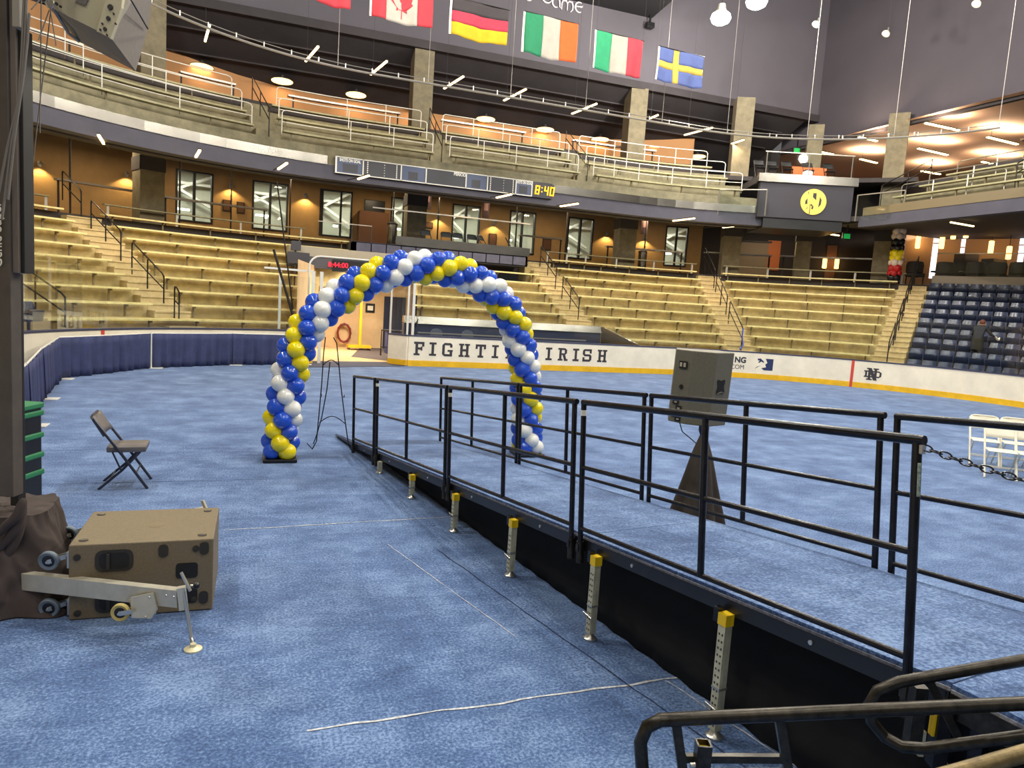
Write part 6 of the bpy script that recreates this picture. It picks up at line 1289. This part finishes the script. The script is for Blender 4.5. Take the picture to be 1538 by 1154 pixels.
p = A+(B-A)*0.7-nn*2.2; MB().bar(p+Vector((0,0,8.42))-ab*0.8+Vector((0,0,0.6)), p+Vector((0,0,9.02))+ab*0.8, 0.08, 1.15).build('panel', mat('burnt_orange',(214,112,60),0.7), t)
# flat screen, bin, plaques, banners on the tan wall
def wall_item(name, lab, cat, s, z, w_, h, m, mf=None, group=None, o=OW):
    t = thing(name, lab, cat, P3(s,o,z-h/2), group=group); Mx = wallframe(s, o-0.002, z)
    MB().prism([(-w_/2,-h/2),(w_/2,-h/2),(w_/2,h/2),(-w_/2,h/2)], Mx, 0.05).build('frame', mf or M_frame, t); MB().prism([(-w_/2+0.04,-h/2+0.04),(w_/2-0.04,-h/2+0.04),(w_/2-0.04,h/2-0.04),(-w_/2+0.04,h/2-0.04)], Mx, 0.056).build('face', m, t); return t
wall_item('wall_screen', 'black flat screen on the tan wall above the platform', 'screen', 15.15, 6.62, 1.0, 0.62, mat('screen_black',(36,34,34),0.3))
M_plq = mat('plaque_brown',(96,62,40),0.5)
for k, (s, z, w_, h) in enumerate(((11.3,5.9,0.34,0.5),(11.55,5.88,0.34,0.5),(21.3,5.55,0.42,0.7),(24.35,5.6,0.5,0.6),(17.9,6.0,0.4,0.3))):
    wall_item('wall_plaque', ORD[k]+' brown framed plaque from the left on the tan wall', 'plaque', s, z, w_, h, M_plq, group='plaques on the tan wall')
for k, (s, z) in enumerate(((17.3,7.0),(20.2,6.9),(26.9,6.9))):
    t = thing('hanging_banner', ORD[k]+' narrow dark banner from the left hung in the concourse', 'banner', P3(s,9.9,z-0.5), group='narrow concourse banners'); Mx = wallframe(s, 9.9, z)
    MB().prism([(-0.18,-0.5),(0.18,-0.5),(0.18,0.5),(-0.18,0.5)], Mx, 0.015).build('cloth', mat('banner_dark',(70,46,46),0.8), t); MB().prism([(-0.1,-0.15),(0.1,-0.15),(0.1,0.2),(-0.1,0.2)], Mx, 0.02).build('print', mat('banner_print',(150,112,104),0.8), t); MB().bar(P3(s,9.89,z+0.5),P3(s,9.89,7.5),0.02,0.02).build('cord', M_dark, t)
t = thing('steel_bin', 'stainless bin behind the platform glass', 'bin', P3(15.3,7.6,4.45)); MB().lathe([(0.2,0.0),(0.22,0.05),(0.22,0.95),(0.18,1.0)], Matrix.Translation(P3(15.3,7.6,4.45)), 18).build('drum', M_steel, t, True); MB().lathe([(0.23,0.95),(0.23,1.0),(0.1,1.08)], Matrix.Translation(P3(15.3,7.6,4.45)), 18).build('lid', M_dark, t, True)
t = thing('steel_bin', 'stainless bin beside the column right of the platform', 'bin', P3(26.75,8.9,4.42)); MB().lathe([(0.2,0.0),(0.22,0.05),(0.22,0.95),(0.18,1.0)], Matrix.Translation(P3(26.75,8.9,4.42)), 18).build('drum', M_steel, t, True); MB().lathe([(0.23,0.95),(0.23,1.0),(0.1,1.08)], Matrix.Translation(P3(26.75,8.9,4.42)), 18).build('lid', M_dark, t, True)
MB().sweep([(11.2,4.42),(11.2,6.3),(12,6.3),(12,4.42)], 14.35, 15.75, 0.4).build('wall_kiosk', mat('kiosk_brown',(110,72,44),0.7), wb)
for k, s in enumerate((15.9,17.05)): 
    t = thing('well_chair', ('left','right')[k]+' pale chair back in the dark bench well', 'chair', P3(s,1.0,0.35), group='chairs in the bench well')
    Mx = wallframe(s, 1.0, 0.0); MB().prism([(-0.22,0.9)]+[(0.22*math.cos(R(180-18*q)),1.12+0.16*math.sin(R(18*q))) for q in range(11)]+[(0.22,0.9)], Mx, 0.05).build('backrest', mat('chair_blue_grey',(92,98,116),0.4), t)
    for x in (-0.19,0.19): MB().bar(Mx @ Vector((x,0.35,0.02)), Mx @ Vector((x,1.0,0.02)), 0.025, 0.025).build('leg', M_chair_grey, t)
    MB().prism([(-0.2,0.78),(0.2,0.78),(0.2,0.82),(-0.2,0.82)], Mx, 0.4).build('seat', M_chair_grey, t)
# black lectern and amber-lit frame beyond the tunnel on the left
t = thing('camera_stand', 'black monitor on a stand above the benches left of the tunnel clock', 'monitor', P3(11.88,4.3,2.5)); Mx = wallframe(11.88,4.3,0)
MB().prism([(-0.17,3.78),(0.17,3.78),(0.17,4.12),(-0.17,4.12)], Mx, 0.12).build('screen', M_board_dark, t); MB().prism([(-0.3,3.3),(0.5,3.3),(0.5,3.72),(-0.3,3.72)], Mx, 0.1).build('lower_panel', M_board_dark, t); MB().bar(P3(11.88,4.3,2.46),P3(11.88,4.3,3.8),0.05,0.05).build('stand', M_dark, t)
for k, (a, b) in enumerate((((416,272),(440,465)),((411,375),(452,515)))):
    t = thing('guy_wire', ('upper thin dark guy cable slanting down over the benches','lower thicker dark cable slanting down over the benches')[k], 'cable', at(*b,19.5)); MB().tube([at(*a,19.5),at(*b,19.5)], 0.02+0.015*k, 6).build('cable', M_rail_dark, t)
# ================================================================== tunnel furniture
t = thing('hose_coil', 'dark red hose coiled on the tunnel wall', 'hose', (3.15,31.4,1.0)); hp = []
hq = Vector((3.55,31.38,0.62))
for i in range(60): an = 2*pi*i/12; r = 0.34+0.02*math.sin(i*1.7); hp.append(hq+Vector((r*0.8*math.cos(an), -0.02*(i/12)-0.05, 1.15*r*math.sin(an))))
MB().tube(hp, 0.035, 8).build('hose', mat('hose_red',(128,40,36),0.6), t, True); MB().bar(hq+Vector((0,0.1,0.36)), hq+Vector((0,-0.2,0.36)), 0.08, 0.05).build('hook', M_dark, t)
t = thing('yellow_trolley', 'yellow post trolley on small wheels in the tunnel', 'trolley', (4.45,30.0,0)); yq = Vector((3.98,30.2,0)); M_trol = mat('trolley_yellow',(240,180,20),0.5)
MB().bar(yq+Vector((0.1,0,0.12)), yq+Vector((0.1,0,2.05)), 0.16, 0.1).build('post', M_trol, t); MB().box(yq.x-0.4,yq.x+0.55,yq.y-0.3,yq.y+0.3,0.1,0.2).build('base', M_trol, t)
for ox in (-0.34,0.48):
    for oy in (-0.25,0.25): c = yq+Vector((ox,oy,0.06)); MB().cyl(c-Vector((0.02,0,0)), c+Vector((0.02,0,0)), 0.06, 12).build('wheel', M_black, t)
t = thing('tunnel_guard', 'dark low tube guard rail in the tunnel', 'railing', (5.4,28.3,0)); a_, b_ = Vector((4.55,27.6,0)), Vector((5.35,27.2,0))
MB().tube([a_, a_+Vector((0,0,1.0)), b_+Vector((0.6,0,1.0)), b_+Vector((0.6,0,0))], 0.03, 8).build('hoop', M_dark, t, True); MB().tube([a_+Vector((0,0,0.35)), b_+Vector((0.6,0,0.35))], 0.02, 6).build('mid_rail', M_dark, t); m_ = (a_+b_)/2+Vector((0.25,0,0)); MB().tube([m_, m_+Vector((0,0,1.0))], 0.02, 6).build('post', M_dark, t)
t = thing('blue_bin', 'blue crate standing behind the tunnel guard rail', 'crate', (5.3,29.0,0)); MB().bbox(4.95,5.75,28.6,29.2,0,0.95,0.03).build('body', mat('crate_blue',(58,66,112),0.6), t); MB().bbox(4.92,5.78,28.57,29.23,0.9,0.97,0.02).build('rim', M_navy, t)
t = thing('wall_sign', 'small black notice on the tunnel back wall', 'sign', (4.75,31.48,1.6)); MB().box(4.45,4.85,31.46,31.5,1.55,1.95).build('board', M_black, t); MB().box(4.53,4.77,31.452,31.46,1.65,1.85).build('print', M_white_plastic, t)
# ================================================================== balloon column and lounge furniture at the right
t = thing('balloon_column', 'column of white, black, yellow and red balloons by the lounge column', 'balloons', P3(32.75,7.9,4.42))
BC = [mat('balloon_pearl',(226,206,196),0.25), mat('balloon_black',(26,26,30),0.2), M_yel_b, mat('balloon_red',(190,36,40),0.25)]
for z, ci, n in ((6.85,0,4),(6.62,0,4),(6.35,1,4),(6.1,1,4),(5.85,2,4),(5.65,2,4),(5.4,0,4),(5.15,3,4),(4.92,3,4),(4.7,1,4)):
    for j in range(n):
        an = pi/2*j+z*3; p = P3(32.75,7.9,z)+Vector((0.15*math.cos(an),0.15*math.sin(an),0)); put('balloon', MB().sphere((0,0,0),0.17,14,9,(1,1,1.08)).mesh('balloon',BC[ci],True), t, Matrix.Translation(p-t.location))
MB().tube([P3(32.75,7.9,4.42),P3(32.75,7.9,6.9)], 0.015, 6).build('rod', M_zinc, t)
M_ldk = mat('lounge_dark',(60,54,50),0.8)
for k, (s, o) in enumerate(((33.15,8.9),(33.75,9.0),(34.35,8.9),(34.75,8.9),(35.15,8.8),(35.5,8.9))):
    p = P3(s,o,4.42); t = thing('lounge_chair', ORD[k]+' dark round-backed lounge chair from the left behind the glass guard', 'chair', p, group='lounge chairs at the right')
    MB().lathe([(0.3,0.6),(0.36,0.62),(0.38,0.95),(0.34,1.12),(0.28,1.14)], Matrix.Translation(p+Vector((0,0.05,0))), 18).build('backrest', M_ldk, t, True); MB().bbox(p.x-0.32,p.x+0.32,p.y-0.3,p.y+0.3,p.z+0.42,p.z+0.6,0.05).build('seat', M_ldk, t)
    for dx in (-0.26,0.26):
        for dy in (-0.24,0.24): MB().bar(p+Vector((dx,dy,0)), p+Vector((dx,dy,0.44)), 0.04, 0.04).build('leg', M_dark, t)
for k, (s, m, h) in enumerate(((34.0,mat('cabinet_dark',(58,48,46),0.6),1.7),(34.5,mat('cabinet_grey',(104,96,98),0.6),1.45))):
    p = P3(s,10.8,4.42); t = thing('lounge_cabinet', ('tall dark cabinet','lower grey cabinet')[k]+' standing in the lounge', 'cabinet', p); MB().bbox(p.x-0.45,p.x+0.45,p.y-0.3,p.y+0.3,p.z,p.z+h,0.02).build('body', m, t)
    for z in (0.45,0.9,1.3): MB().box(p.x-0.42,p.x+0.42,p.y-0.315,p.y-0.3,p.z+z-0.015,p.z+z).build('door_gap', M_black, t)
for k, s in enumerate((33.6,34.15)):
    p = P3(s,9.8,4.42); t = thing('lounge_table', ('left','right')[k]+' teal topped table in the lounge', 'table', p); MB().lathe([(0.4,0.72),(0.42,0.75),(0.4,0.78)], Matrix.Translation(p), 18).build('top', mat('teal_top',(70,112,104),0.5), t, True); MB().lathe([(0.2,0),(0.04,0.05),(0.04,0.72)], Matrix.Translation(p), 12).build('pedestal', M_dark, t, True)
